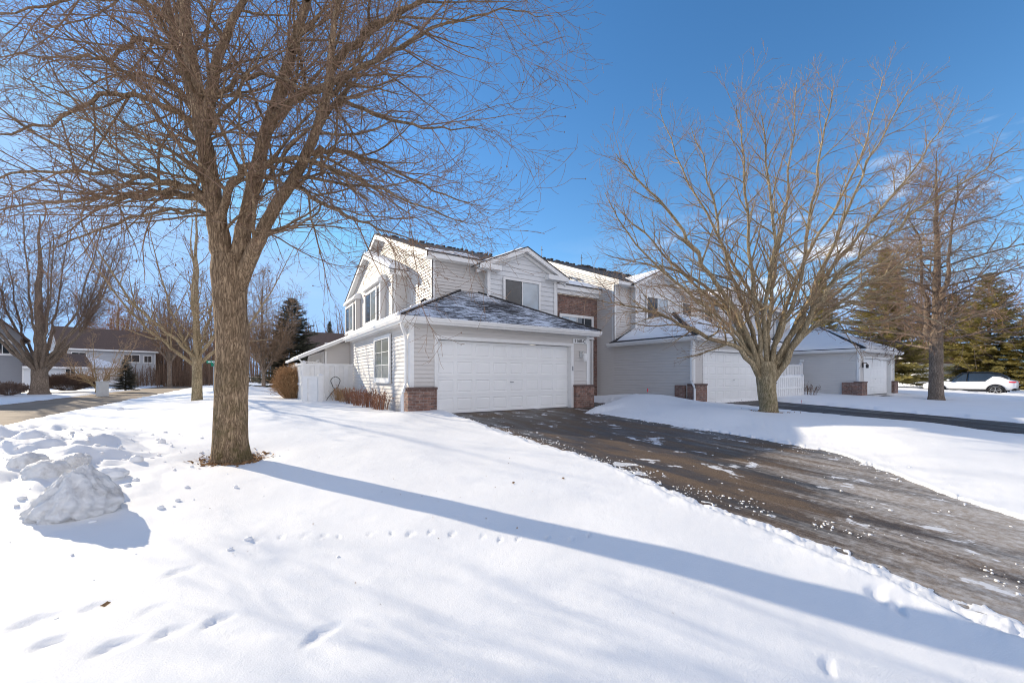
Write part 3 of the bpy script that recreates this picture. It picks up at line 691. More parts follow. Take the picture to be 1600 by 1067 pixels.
for (y0, y1) in ((17.44, 20.1), (22.1, 24.7)):                                   # two box bays
    b = MB(); siding(b, 'x', 4.72, -1, y0, y1, 3.1, 5.2); b.box(4.73, 4.93, y0, y1, 3.1, 5.2)
    bo = b.build('bay', M['siding'], A)
    c = MB(); c.box(4.69, 4.719, y0-0.02, y0+0.12, 3.1, 5.15); c.box(4.69, 4.719, y1-0.12, y1+0.02, 3.1, 5.15)
    c.hexa([(4.58, y0-0.12, 5.15), (4.93, y0-0.12, 5.15), (4.93, y1+0.12, 5.15), (4.58, y1+0.12, 5.15)], [(4.58, y0-0.12, 5.24), (4.93, y0-0.12, 5.44), (4.93, y1+0.12, 5.44), (4.58, y1+0.12, 5.24)])
    c.build('bay_trim', M['trim'], bo)
    soft_snow('bay_snow', bo, [(4.58, y0-0.12, 5.245), (4.92, y0-0.12, 5.44), (4.92, y1+0.12, 5.44), (4.58, y1+0.12, 5.245)], 0, 0.07, 8, 30)
    window(A, 'x', 4.70, -1, y0+0.38, y1-0.2, 3.5, 5.0, [(0, .5, M['glass_curtain']), (.5, 1, M['glass'])], 0.11, 0.05)
# front dormer with gable
DX, DZ, DS = 9.25, 6.22, 0.45
w = MB(); siding(w, 'y', 13.3, -1, lambda z: max(7.6, DX-(DZ-0.13-z)/DS), lambda z: min(10.9, DX+(DZ-0.13-z)/DS), 3.3, 6.08, 0.19, 0.016)
w.box(7.62, 10.88, 13.32, 13.6, 3.3, 5.3); w.hexa([(7.62, 13.32, 5.3), (10.88, 13.32, 5.3), (10.88, 15.2, 5.3), (7.62, 15.2, 5.3)], [(DX-.02, 13.32, 6.0), (DX+.02, 13.32, 6.0), (DX+.02, 15.2, 6.0), (DX-.02, 15.2, 6.0)])
w.build('wall', M['white_siding'], A)
t = MB(); t.box(7.57, 7.70, 13.26, 13.295, 3.4, 5.2); t.box(10.80, 10.93, 13.26, 13.295, 3.4, 5.2); t.box(10.901, 10.93, 13.296, 13.58, 3.4, 5.2)
for s_ in (-1, 1):
    xe = DX+s_*2.15; ze = DZ-DS*2.15
    for (ya, yb_, a_, b_) in ((13.02, 13.06, 0.19, 0.0), (13.22, 13.29, 0.30, 0.17)):
        lo_ = [(xe, ya, ze-a_), (xe, yb_, ze-a_), (DX, yb_, DZ-a_), (DX, ya, DZ-a_)]; up = [(x_, y_, z_+a_-b_) for x_, y_, z_ in lo_]
        if s_ > 0: lo_.reverse(); up.reverse()
        t.hexa(lo_[::-1], up[::-1])
    lo_ = [(xe, 13.061, ze-0.15), (xe, 13.3, ze-0.15), (DX, 13.3, DZ-0.15), (DX, 13.061, DZ-0.15)]; up = [(x_, y_, z_+0.03) for x_, y_, z_ in lo_]; t.hexa(lo_, up)
t.box(7.1, 8.05, 13.0, 13.299, 5.1, 5.29); t.box(10.32, 11.38, 13.0, 13.299, 5.1, 5.29)
t.build('trim', M['trim'], A)
r = MB()
for s_ in (-1, 1):
    xe = DX+s_*2.19; ze = DZ-DS*2.19
    pts = [(xe, 12.99, ze+0.02), (DX, 12.99, DZ+0.02), (DX, 15.6, DZ+0.02), (xe, 15.6, ze+0.02)]
    r.slab(pts if s_ < 0 else pts[::-1], 0.03)
ro4 = r.build('roof', M['shingle'], A)
soft_snow('roof_snow', ro4, [(7.2, 13.1, DZ+0.03-DS*2.05), (DX-0.03, 13.1, DZ+0.03-DS*0.03), (DX-0.03, 15.4, DZ+0.03-DS*0.03), (7.2, 15.4, DZ+0.03-DS*2.05)], 0, 0.05, 16, 16)
window(A, 'y', 13.29, -1, 8.25, 10.05, 3.62, 4.95, [(0, .5, M['glass_screen']), (.5, 1, M['glass_blind'])], 0.09, 0.06)
# brick entry bay
w = MB(); w.box(11.2, 14.995, 14.95, 15.1, -0.1, 5.05); w.build('brick_wall', M['brick'], A)
t = MB(); t.box(11.2, 14.99, 14.78, 14.949, 5.06, 5.24); t.box(11.2, 14.99, 14.66, 14.949, 5.245, 5.46); t.build('trim', M['trim'], A)
r = MB(); r.slab([(11.2, 14.6, 5.50), (14.99, 14.6, 5.50), (14.99, 19.2, 7.0), (11.2, 19.2, 7.0)], 0.035); ro5 = r.build('roof', M['shingle'], A)
soft_snow('roof_snow', ro5, [(11.25, 14.62, 5.51), (14.97, 14.62, 5.51), (14.97, 19.0, 6.94), (11.25, 19.0, 6.94)], 0, 0.15, 24, 24)
window(A, 'y', 14.94, -1, 12.45, 14.68, 3.0, 4.12, [(0, .5, M['glass_blind']), (.5, 1, M['glass'])], 0.13, 0.05, bars=(4, 2))
dr = MB(); dr.box(12.45, 12.58, 14.89, 14.94, 0, 2.999); dr.box(14.55, 14.68, 14.89, 14.94, 0, 2.999); dr.box(12.6, 13.5, 14.9, 14.94, 0.05, 2.1); dr.box(13.55, 14.5, 14.9, 14.93, 0.05, 2.9)
dr.build('entry_door', M['trim'], A)
# downspout, lamp, sign, keypad, vent pipes
downspout(A, [(3.42, 10.62, 2.60), (3.42, 10.62, 2.52), (3.46, 10.66, 2.40), (3.60, 10.86, 2.24), (3.63, 10.88, 2.10), (3.63, 10.88, 0.92), (3.60, 10.85, 0.86), (3.46, 10.62, 0.68), (3.44, 10.6, 0.60), (3.44, 10.6, 0.14), (3.38, 10.62, 0.075), (3.0, 10.95, 0.07), (2.55, 11.3, 0.06)], 0.085)
l = MB(); l.box(9.90, 10.02, 10.70, 10.735, 1.78, 2.0); l.tube([(9.96, 10.70, 1.95), (9.96, 10.60, 2.0), (9.98, 10.54, 1.93)], 0.018, 8)
lo_ = l.build('wall_lamp', M['ltgrey'], A); l = MB(); l.lathe([(0.03, 0.30), (0.075, 0.27), (0.08, 0.24), (0.065, 0.05), (0.05, 0.0), (0.0, -0.01)], (9.98, 10.54, 1.62), 10); l.build('lamp_shade', M['trim'], lo_, True)
s_ = MB(); s_.box(9.58, 10.24, 10.715, 10.735, 2.27, 2.445); sg = s_.build('house_number_sign', M['trim'], A, bevel=0.003)
cu = bpy.data.curves.new('number_text', 'FONT'); cu.body = '1160-C'; cu.size = 0.165; cu.extrude = 0.003; cu.align_x = 'CENTER'; cu.align_y = 'CENTER'; cu.offset = 0.002; cu.space_character = 1.08
tmp = bpy.data.objects.new('tmp', cu); link(tmp); bpy.context.view_layer.update()
me = bpy.data.meshes.new_from_object(tmp.evaluated_get(bpy.context.evaluated_depsgraph_get())); bpy.data.objects.remove(tmp)
nt = put('number_lettering', me, M['dark'], sg); nt.rotation_euler = (R(90), 0, 0); nt.location = (9.91, 10.711, 2.352)
k = MB(); k.box(9.535, 9.585, 10.70, 10.719, 1.30, 1.46); k.build('door_keypad', M['grey_metal'], A, bevel=0.006)
for (x_, y_, h_, mt) in ((4.35, 13.1, 0.14, 'trim'), (4.62, 13.3, 0.2, 'trim'), (5.0, 13.35, 0.26, 'dark')):
    v = MB(); zb = zr+sl*(x_-ex0); v.tube([(x_, y_, zb-0.02), (x_, y_, zb+h_*0.7), (x_+0.12, y_, zb+h_), (x_+0.2, y_, zb+h_*0.8)], 0.05, 10); v.build('roof_vent', M[mt], ro, True)
rel(A)

# ================= the middle unit =================
B = empty('townhouse', (15, 9.6, 0), 'middle townhouse in shade behind the bare spreading tree, its garage roof under snow', 'house', 'attached townhouses with white garage doors')
ro, q = hip_garage(B, 15.0, 21.5, 9.6, 13.8, 2.70, 0.46, (15.75, 20.65), roof_mat='shingle_snow')
ex0, ex1, ey, hx0, hx1, hy, zr, zt = q
soft_snow('roof_snow', ro, [(ex0+0.1, ey+0.3, zr+0.05), (hx0-0.05, hy+0.2, zt), (hx0-0.05, 13.75, zt), (ex0+0.15, 13.45, zr+0.08)], 0, 0.09, 40, 30, ragged=0.25)
soft_snow('roof_snow', ro, [(ex0+0.35, ey+0.08, zr+0.04), (ex1-0.5, ey+0.08, zr+0.04), (hx1+0.05, hy-0.15, zt-0.07), (hx0-0.02, hy-0.15, zt-0.07)], 0, 0.08, 40, 24, ragged=0.25)
pier(B, 14.9, 15.68, 9.42, 9.8); 
p_ = MB(); p_.box(14.86, 15.0, 9.9, 10.35, -0.2, 0.74); p_.build('brick_pier', M['brick'], B); 
pier(B, 20.75, 21.6, 9.42, 9.8)
w = MB(); BRY, BRZ, BRS = 20.4, 8.55, 0.41
siding(w, 'x', 15.0, -1, lambda z: max(13.8, BRY-(BRZ-0.1-z)/BRS), lambda z: min(27, BRY+(BRZ-0.1-z)/BRS), 0.0, 8.4)
w.hexa([(15.02, 13.82, -.1), (28.0, 13.82, -.1), (28.0, 27, -.1), (15.02, 27, -.1)], [(15.02, 13.82, 5.72), (28.0, 13.82, 5.72), (28.0, 27, 5.72), (15.02, 27, 5.72)])
w.hexa([(15.02, 13.82, 5.721), (15.06, 13.82, 5.721), (15.06, 27, 5.721), (15.02, 27, 5.721)], [(15.02, BRY-.02, 8.4), (15.06, BRY-.02, 8.4), (15.06, BRY+.02, 8.4), (15.02, BRY+.02, 8.4)])
siding(w, 'y', 13.8, -1, 15.0, 28.0, 2.5, 5.65); w.build('wall', M['siding'], B)
t = MB(); t.box(14.97, 15.1, 13.77, 13.799, 2.6, 5.6); t.box(14.97, 14.999, 13.77, 13.9, 2.6, 5.6); [MB().box(a_, b_, 13.4, 13.44, 5.56, 5.76).box(a_, b_, 13.441, 13.8, 5.57, 5.6).build('eave', M['trim'], B) for a_, b_ in ((14.96, 16.0), (20.0, 23.4), (27.4, 28.2))]
t.hexa([(14.9, 13.4, 5.54), (14.95, 13.4, 5.54), (14.95, BRY, 8.36), (14.9, BRY, 8.36)], [(14.9, 13.4, 5.74), (14.95, 13.4, 5.74), (14.95, BRY, 8.55), (14.9, BRY, 8.55)])
[MB().box(a_, a_+.13, 13.76, 13.799, 3.6, 5.6).build('corner_trim', M['trim'], B) for a_ in (19.95, 21.9)]
t.build('trim', M['trim'], B)
r = MB()
for xa_, xb_, cut in ((14.88, 15.9, 0), (15.9, 20.1, 1), (20.1, 23.3, 0), (23.3, 27.5, 1), (27.5, 28.2, 0)):
    yf = 14.0 if cut else 13.37; zf_ = 5.77+(yf-13.37)*(8.6-5.77)/(BRY-13.37); r.slab([(xa_, yf, zf_), (xb_, yf, zf_), (xb_, BRY, 8.6), (xa_, BRY, 8.6)], 0.035)
r.slab([(14.88, BRY, 8.6), (28.2, BRY, 8.6), (28.2, 27.4, 5.77), (14.88, 27.4, 5.77)], 0.035)
rr_ = random.Random(2)
for k in range(40): xx = 15.0+k*0.32+rr_.uniform(-.1, .1); r.box(xx, xx+.12+rr_.random()*.16, BRY-0.12, BRY+0.12, 8.57, 8.62+rr_.random()**2*0.12)
ro = r.build('roof', M['shingle'], B)
soft_snow('roof_snow', ro, [(20.2, 13.4, 5.80), (23.2, 13.4, 5.80), (23.2, 17.0, 7.26), (20.2, 16.2, 6.93)], 0, 0.12, 60, 16, ragged=0.3)
DXs = [(18.0, 6.62, 2.2, 16.2, 19.9), (25.4, 6.62, 2.2, 23.6, 27.2)]
for (dx, dz, hw, xa, xb) in DXs:
    w = MB(); siding(w, 'y', 13.5, -1, lambda z: max(xa, dx-(dz-0.13-z)/.45), lambda z: min(xb, dx+(dz-0.13-z)/.45), 3.3, dz-0.15, 0.19, 0.016)
    w.box(xa+.02, xb-.02, 13.52, 13.8, 3.3, 5.6); w.build('wall', M['white_siding'], B)
    t = MB(); t.box(xa-.03, xa+.10, 13.46, 13.495, 3.4, 5.6); t.box(xb-.10, xb+.03, 13.46, 13.495, 3.4, 5.6)
    for s_ in (-1, 1):
        xe = dx+s_*hw; ze = dz-.45*hw; lo_ = [(xe, 13.2, ze-.19), (xe, 13.25, ze-.19), (dx, 13.25, dz-.19), (dx, 13.2, dz-.19)]; up = [(x_, y_, z_+.19) for x_, y_, z_ in lo_]; t.hexa(lo_, up)
        lo_ = [(xe, 13.251, ze-.13), (xe, 13.5, ze-.13), (dx, 13.5, dz-.13), (dx, 13.251, dz-.13)]; up = [(x_, y_, z_+.03) for x_, y_, z_ in lo_]; t.hexa(lo_, up)
    t.build('trim', M['trim'], B)
    r = MB()
    for s_ in (-1, 1):
        xe = dx+s_*(hw+.04); ze = dz-.45*(hw+.04); pts = [(xe, 13.17, ze+.02), (dx, 13.17, dz+.02), (dx, 16, dz+.02), (xe, 16, ze+.02)]; r.slab(pts if s_ < 0 else pts[::-1], .03)
    rd = r.build('roof', M['shingle'], B)
    soft_snow('roof_snow', rd, [(dx-hw, 13.2, dz+.03-.45*hw), (dx-.03, 13.2, dz+.02), (dx-.03, 15.8, dz+.02), (dx-hw, 15.8, dz+.03-.45*hw)], 0, 0.09, 16, 16)
window(B, 'y', 13.49, -1, 16.95, 18.8, 3.95, 5.25, [(0, .5, M['glass']), (.5, 1, M['glass_blind'])], .1)
window(B, 'y', 13.79, -1, 20.35, 21.35, 4.0, 5.3, [(0, 1, M['glass'])], .09, bars=(1, 2))
window(B, 'y', 13.79, -1, 22.5, 23.5, 4.0, 5.3, [(0, 1, M['glass'])], .09, bars=(1, 2))
window(B, 'y', 13.49, -1, 24.5, 26.3, 4.0, 5.25, [(0, .5, M['glass']), (.5, 1, M['glass_blind'])], .1)
downspout(B, [(14.73, 9.45, 2.60), (14.73, 9.45, 2.52), (14.8, 9.5, 2.4), (14.93, 9.62, 2.25), (14.94, 9.64, 2.1), (14.94, 9.64, 0.95), (14.9, 9.6, 0.88), (14.83, 9.45, 0.7), (14.82, 9.42, 0.6), (14.82, 9.42, 0.1), (14.8, 9.3, 0.04)], 0.085)
v = MB(); v.tube([(14.98, 16.9, 6.55), (14.85, 16.9, 6.58), (14.75, 16.9, 6.5), (14.75, 16.9, 6.35)], 0.055, 10); v.build('wall_vent', M['grey_metal'], B, True); v = MB(); v.tube([(14.98, 16.3, 6.35), (14.86, 16.3, 6.37), (14.82, 16.3, 6.3)], 0.05, 10); v.build('wall_vent', M['grey_metal'], B, True)
for (x_, h_) in ((15.6, 0.75), (19.0, 0.8)):
    v = MB(); v.tube([(x_, BRY, 8.5), (x_, BRY, 8.6+h_)], 0.018, 5); v.tube([(x_-.1, BRY, 8.5+h_*.85), (x_+.1, BRY, 8.5+h_*.85)], 0.014, 5); v.build('roof_mast', M['dark'], B)
rel(B)

# ================= the far unit =================
Dh = empty('townhouse', (29.1, 8.4, 0), 'grey townhouse end with snow-covered hip garage roof beside the spruces', 'house', 'attached townhouses with white garage doors')
ro, q = hip_garage(Dh, 29.1, 35.3, 8.4, 13.8, 2.66, 0.5, (29.85, 34.6), col='siding', lfmat='siding')
ex0, ex1, ey, hx0, hx1, hy, zr, zt = q
soft_snow('roof_snow', ro, [(ex0+.06, ey+.25, zr+.03), (hx0-.02, hy+.1, zt-.02), (hx0-.02, 13.6, zt-.02), (ex0+.06, 13.6, zr+.03)], 0, .13, 40, 30)
soft_snow('roof_snow', ro, [(ex0+.3, ey+.06, zr+.03), (ex1-.3, ey+.06, zr+.03), (hx1, hy-.05, zt-.05), (hx0, hy-.05, zt-.05)], 0, .12, 40, 24)
pier(Dh, 28.95, 29.78, 8.22, 8.6); pier(Dh, 34.72, 35.45, 8.22, 8.6)
p_ = MB(); p_.box(28.95, 29.1, 8.601, 9.15, -0.2, 0.74); p_.build('brick_pier', M['brick'], Dh)
w = MB(); w.box(28.0, 33.8, 13.82, 26, -.1, 5.8); siding(w, 'y', 13.8, -1, 28.2, 33.8, 2.5, 5.7); siding(w, 'x', 33.8, 1, 13.8, 26, 2.5, 5.7); w.build('wall', M['white_siding'], Dh)
r = MB(); r.slab([(28.2, 13.4, 5.8), (34.2, 13.4, 5.8), (31.5, 17.5, 7.3), (28.2, 17.5, 7.3)], .04); r.slab([(34.2, 13.4, 5.8), (34.2, 26.4, 5.8), (31.5, 22.4, 7.3), (31.5, 17.5, 7.3)], .04); r.slab([(28.2, 17.5, 7.3), (31.5, 17.5, 7.3), (31.5, 22.4, 7.3), (28.2, 22.4, 7.3)], .04)
ro = r.build('roof', M['shingle_snow'], Dh)
soft_snow('roof_snow', ro, [(28.25, 13.42, 5.82), (34.0, 13.42, 5.82), (31.5, 17.4, 7.28), (28.25, 17.4, 7.28)], 0, .12, 30, 20)
window(Dh, 'y', 13.79, -1, 31.2, 32.9, 4.1, 5.45, [(0, .5, M['glass']), (.5, 1, M['glass'])], .1)
t = MB(); t.box(28.2, 34.2, 13.38, 13.42, 5.6, 5.78); t.build('trim', M['trim'], Dh)
v = MB(); v.box(29.02, 29.09, 11.1, 11.32, 2.0, 2.16); v.build('wall_vent', M['trim'], Dh)
lmp = MB(); lmp.box(29.5, 29.62, 8.33, 8.37, 1.6, 1.9); lmp.tube([(29.56, 8.33, 1.85), (29.56, 8.2, 1.88), (29.56, 8.16, 1.8)], .02, 6); lmp.lathe([(.02, .22), (.07, .18), (.06, 0), (.0, -.01)], (29.56, 8.16, 1.58), 8); lmp.build('wall_lamp', M['dark'], Dh)
rel(Dh)

# ------------------------------------------------------------------ far houses
def far_house(label, loc, rz, w1, d1, h1, rh, gw, gd, col, windows, door=True, snowroof=True, group='houses in the distance', win_x=(), roofm='brown_shingle'):
    """two-storey block w1 x d1 with ridge along X, garage gw x gd in front (left side), front is local -Y"""
    H = empty('house', loc, label, 'house', group, rz)
    b = MB(); siding(b, 'y', 0, -1, 0, w1, 0, h1, 0.2, 0.02); siding(b, 'x', 0, -1, lambda z: max(0, (z-h1)/(rh/(d1/2))) if z > h1 else 0, lambda z: min(d1, d1-(z-h1)/(rh/(d1/2))) if z > h1 else d1, 0, h1+rh-.1, 0.2, .02)
    siding(b, 'x', w1, 1, lambda z: max(0, (z-h1)/(rh/(d1/2))) if z > h1 else 0, lambda z: min(d1, d1-(z-h1)/(rh/(d1/2))) if z > h1 else d1, 0, h1+rh-.1, 0.2, .02)
    b.box(.02, w1-.02, .02, d1-.02, -.6, h1); b.build('wall', M[col], H)
    r = MB(); k = rh/(d1/2); o = .4
    r.slab([(-o, -o, h1-o*k+.1), (w1+o, -o, h1-o*k+.1), (w1+o, d1/2, h1+rh+.1), (-o, d1/2, h1+rh+.1)], .12); r.slab([(-o, d1/2, h1+rh+.1), (w1+o, d1/2, h1+rh+.1), (w1+o, d1+o, h1-o*k+.1), (-o, d1+o, h1-o*k+.1)], .12)
    rf = r.build('roof', M[roofm], H)
    for (a, z, ww, hh) in win_x: window(H, 'x', 0, -1, a, a+ww, z, z+hh, [(0, .5, M['glass']), (.5, 1, M['glass'])], .14)
    t = MB(); t.box(-o, w1+o, -o-.03, -o, h1-o*k-.15, h1-o*k+.09); t.box(-.02, .12, -.03, -.021, 0, h1); t.box(w1-.12, w1+.02, -.03, -.021, 0, h1); t.build('trim', M['trim'], H)
    if gw:
        gm = MB(); siding(gm, 'y', -gd, -1, 0, gw, 0, 2.5, .2, .02, holes=[(.5, gw-.5, -1, 2.2)]); siding(gm, 'x', 0, -1, -gd, -.03, 0, 2.5, .2, .02); siding(gm, 'x', gw, 1, -gd, -.03, 0, 2.5, .2, .02)
        gm.box(.02, gw-.02, -gd+.2, -.03, -.6, 2.5); gm.build('wall', M[col], H)
        if door: garage_door(H, .5, gw-.5, -gd+.1, 2.15)
        r = MB(); e = .35; c = gw/2; hh = (c+e)*.45
        r.slab([(-e, -gd-e, 2.55), (gw+e, -gd-e, 2.55), (c, -gd+c, 2.55+hh)], .06); r.slab([(-e, -gd-e, 2.55), (c, -gd+c, 2.55+hh), (c, 0, 2.55+hh), (-e, 0, 2.55)], .06); r.slab([(gw+e, -gd-e, 2.55), (gw+e, 0, 2.55), (c, 0, 2.55+hh), (c, -gd+c, 2.55+hh)], .06)
        r.build('roof', M['snow'] if snowroof else M['shingle'], H)
        t = MB(); t.box(-e, gw+e, -gd-e-.03, -gd-e, 2.4, 2.54); t.box(-e-.03, -e, -gd-e, 0, 2.4, 2.54); t.box(gw+e, gw+e+.03, -gd-e, 0, 2.4, 2.54); t.box(-.02, .14, -gd-.03, -gd-.021, 0, 2.4); t.box(gw-.14, gw+.02, -gd-.03, -gd-.021, 0, 2.4); t.build('trim', M['trim'], H)
    for (a, z, ww, hh) in windows: window(H, 'y', 0, -1, a, a+ww, z, z+hh, [(0, .5, M['glass']), (.5, 1, M['glass'])], .1)
    return H
x_, y_ = XYat(84, 56); far_house('pale townhouse across the street with a wide garage door under a snowy roof', (x_, y_+2.5, -0.1), R(22), 10.5, 9, 5.5, 3.2, 5.9, 4.5, 'grey_siding', [(6.6, 3.4, 2.0, 1.3), (1.0, 3.7, 1.6, 1.1), (9.0, 3.4, 1.1, 1.2)])
x_, y_ = XYat(34, 33); far_house('pale grey gable-ended house cut off by the left edge of the photo', (x_, y_, -0.1), math.atan2(y_, x_)+.12, 9, 8, 4.5, 4.2, 0, 4, 'blue_siding', [], win_x=[(.5, 2.9, 1.0, 1.25), (4.0, 2.9, 1.2, 1.25), (4.0, .8, 1.2, 1.25)])
x_, y_ = XYat(62, 47); far_house('low white house with a small window between the two big trees across the street', (x_-2.0, y_+2, -0.1), R(25), 5.5, 7, 2.5, 1.6, 0, 4, 'white_siding', [(3.4, 1.0, 1.0, 1.2)])
# wing with the shed roof behind the fence, and the roof beyond it
Wg = empty('house', (3.6, 24.8, 0), 'low cream wing with a sloping white-edged roof behind the white fence', 'house')
w = MB(); siding(w, 'y', 24.8, -1, 3.6, 4.94, 0, lambda_z := 3.0); siding(w, 'x', 3.6, -1, 24.8, 32.5, 0, 2.45); w.box(3.62, 4.93, 24.82, 32.5, -.1, 2.5)
w.hexa([(3.62, 24.82, 2.5), (4.93, 24.82, 2.5), (4.93, 32.5, 2.5), (3.62, 32.5, 2.5)], [(3.62, 24.82, 2.55), (4.93, 24.82, 3.2), (4.93, 32.5, 3.2), (3.62, 32.5, 2.55)]); w.build('wall', M['siding'], Wg)
r = MB(); r.slab([(2.35, 24.4, 2.22), (4.95, 24.4, 3.45), (4.95, 33, 3.45), (2.35, 33, 2.22)], .16); rf = r.build('roof', M['trim'], Wg)
soft_snow('roof_snow', rf, [(2.4, 24.42, 2.25), (4.93, 24.42, 3.44), (4.93, 32.9, 3.44), (2.4, 32.9, 2.25)], 0, .07, 16, 30)
gt = MB(); gt.box(2.22, 2.34, 24.38, 33, 2.05, 2.19); gt.tube([(2.28, 24.5, 2.06), (2.4, 24.5, 1.9), (3.4, 24.75, 1.85), (3.52, 24.75, 1.7), (3.52, 24.75, .2)], .045, 6); gt.build('gutter', M['trim'], Wg)
t = MB(); t.box(3.56, 3.7, 24.76, 24.79, .1, 2.5); t.box(3.56, 3.59, 24.76, 24.9, .1, 2.5); t.build('trim', M['trim'], Wg)
window(Wg, 'x', 3.6, -1, 26.2, 27.6, 1.2, 2.1, [(0, .5, M['glass']), (.5, 1, M['glass'])], .1)
window(Wg, 'x', 3.6, -1, 29.0, 31.2, 1.2, 2.1, [(0, .5, M['glass']), (.5, 1, M['glass'])], .1)
rel(Wg)
x_, y_ = XYat(497, 44); H3 = far_house('house with a brown shingle gable showing above the low cream wing', (x_-.6, y_, 0), R(0), 12, 10, 2.6, 3.7, 0, 4, 'siding', [])
# houses at the right end
x_, y_ = XYat(1432, 42); far_house('white house with a snowy roof behind the tree near the parked car', (x_, y_, -0.2), R(-38), 8, 8, 2.7, 1.9, 0, 4, 'white_siding', [(1, .9, 1.4, 1.2)])
x_, y_ = XYat(1424, 52); far_house('tan house gable seen beyond the right-hand driveways', (x_-1, y_+3, -0.2), R(-20), 9, 8, 4.2, 2.6, 0, 4, 'siding', [(2, 2.8, 1.4, 1.2)])
# ------------------------------------------------------------------ fences
def fence_panel(m, p, q, z0, z1, post=0.1, gap=0.0, bw=0.17, th=0.03, rail=True):
    p = Vector((p[0], p[1], 0)); q = Vector((q[0], q[1], 0)); d = (q-p); L = d.length; d.normalize(); n = Vector((-d.y, d.x, 0))
    def bar(a, b, o0, o1, za, zb):
        A_ = p+d*a+n*o0; B_ = p+d*b+n*o0; C_ = p+d*b+n*o1; D_ = p+d*a+n*o1
        m.hexa([(v.x, v.y, za) for v in (A_, B_, C_, D_)], [(v.x, v.y, zb) for v in (A_, B_, C_, D_)])
    k = max(1, int(L/bw)); s = L/k
    for i in range(k):
        o = 0.0 if i % 2 else 0.034
        bar(i*s+.004, (i+1)*s-.004, -th/2-o, th/2-o, z0+.04, z1-.05)
    if rail:
        bar(0, L, -.05, .05, z1-.1, z1-.01); bar(0, L, -.05, .05, z0, z0+.1); zm = z0+(z1-z0)*.48; bar(0, L, -.048, .048, zm-.04, zm+.05)
def post(m, x, y, z0, z1, w=0.065):
    m.box(x-w, x+w, y-w, y+w, z0, z1); m.hexa([(x-w-.015, y-w-.015, z1+.001), (x+w+.015, y-w-.015, z1+.001), (x+w+.015, y+w+.015, z1+.001), (x-w-.015, y+w+.015, z1+.001)], [(x-.01, y-.01, z1+.06), (x+.01, y-.01, z1+.06), (x+.01, y+.01, z1+.06), (x-.01, y+.01, z1+.06)])
F1 = empty('fence', (1.83, 17.75, 0), 'tall cream board fence between the round bush and the near house', 'fence')
m = MB(); fence_panel(m, (1.85, 17.75), (3.66, 17.75), -0.05, 1.62); fence_panel(m, (1.85, 17.8), (1.85, 24), -0.05, 1.66); m.build('fence_panel', M['fence'], F1)
for (x_, y_) in ((1.83, 17.75), (1.85, 21)): m = MB(); post(m, x_, y_, -.1, 1.66); m.build('post', M['fence'], F1)
rel(F1)
F2 = empty('fence', (2.27, 16.7, 0), 'low cream gate panel with a square post in front of the tall fence', 'fence')
m = MB(); fence_panel(m, (1.72, 16.95), (2.2, 16.7), 0, 1.12); m.build('fence_panel', M['fence'], F2)
m = MB(); post(m, 2.27, 16.67, -.1, 1.14, .085); m.build('post', M['fence'], F2); rel(F2)
F3 = empty('fence', (24.0, 11, 0), 'tall white fence with snow on its rail between two garages', 'fence')
m = MB(); fence_panel(m, (21.6, 11.0), (28.3, 11.0), -0.05, 1.78); m.build('fence_panel', M['fence'], F3)
m = MB(); post(m, 28.35, 11.0, -.1, 1.9, .08); m.build('post', M['fence'], F3)
soft_snow('rail_snow', F3, [(21.7, 10.95, 1.775), (28.2, 10.95, 1.775), (28.2, 11.05, 1.775), (21.7, 11.05, 1.775)], 0, .05, 60, 5, ragged=.5)
rel(F3)
F4 = empty('fence', (24.0, 9.7, 0), 'low white picket fence section in front of the taller white fence', 'fence')
m = MB(); fence_panel(m, (22.6, 9.9), (25.6, 9.9), -0.1, 1.12, bw=.11); m.build('fence_panel', M['fence'], F4)
for x_ in (22.5, 25.65): m = MB(); post(m, x_, 9.9, -.1, 1.16, .07); m.build('post', M['fence'], F4)
soft_snow('rail_snow', F4, [(22.6, 9.85, 1.115), (25.6, 9.85, 1.115), (25.6, 9.95, 1.115), (22.6, 9.95, 1.115)], 0, .05, 40, 5, ragged=.5)
rel(F4)

# ------------------------------------------------------------------ trees
class Tubes:
    def __init__(s): s.g = {}
    def add(s, P, r, n): s.g.setdefault((len(P), n), []).append((P, r))
    def arrays(s):
        Vs = []; Qs = []; off = 0
        for (k, n), L in s.g.items():
            P = np.array([a for a, _ in L], float); Rr = np.array([b for _, b in L], float)   # (m,k,3),(m,k)
            T = np.empty_like(P); T[:, 1:-1] = P[:, 2:]-P[:, :-2]; T[:, 0] = P[:, 1]-P[:, 0]; T[:, -1] = P[:, -1]-P[:, -2]
            T /= np.linalg.norm(T, axis=-1, keepdims=True)+1e-9
            # one reference axis per branch keeps the tube from twisting
            mean = (P[:, -1]-P[:, 0]); ax = np.abs(mean).argmin(-1); ref = np.eye(3)[ax][:, None, :]
            A_ = np.cross(T, np.broadcast_to(ref, T.shape)); A_ /= np.linalg.norm(A_, axis=-1, keepdims=True)+1e-9; B_ = np.cross(T, A_)
            q = np.arange(n)*2*np.pi/n
            V = P[:, :, None, :] + (A_[:, :, None, :]*np.cos(q)[:, None]+B_[:, :, None, :]*np.sin(q)[:, None])*Rr[:, :, None, None]
            mcount = len(L); V = V.reshape(-1, 3)
            b = (np.arange(mcount)*k*n)[:, None, None]; i = (np.arange(k-1)*n)[None, :, None]; j = np.arange(n)[None, None, :]; j2 = (j+1) % n
            Q = np.stack([b+i+j, b+i+j2, b+i+n+j2, b+i+n+j], -1).reshape(-1, 4)+off
            Vs.append(V); Qs.append(Q); off += len(V)
        return np.vstack(Vs), np.vstack(Qs)
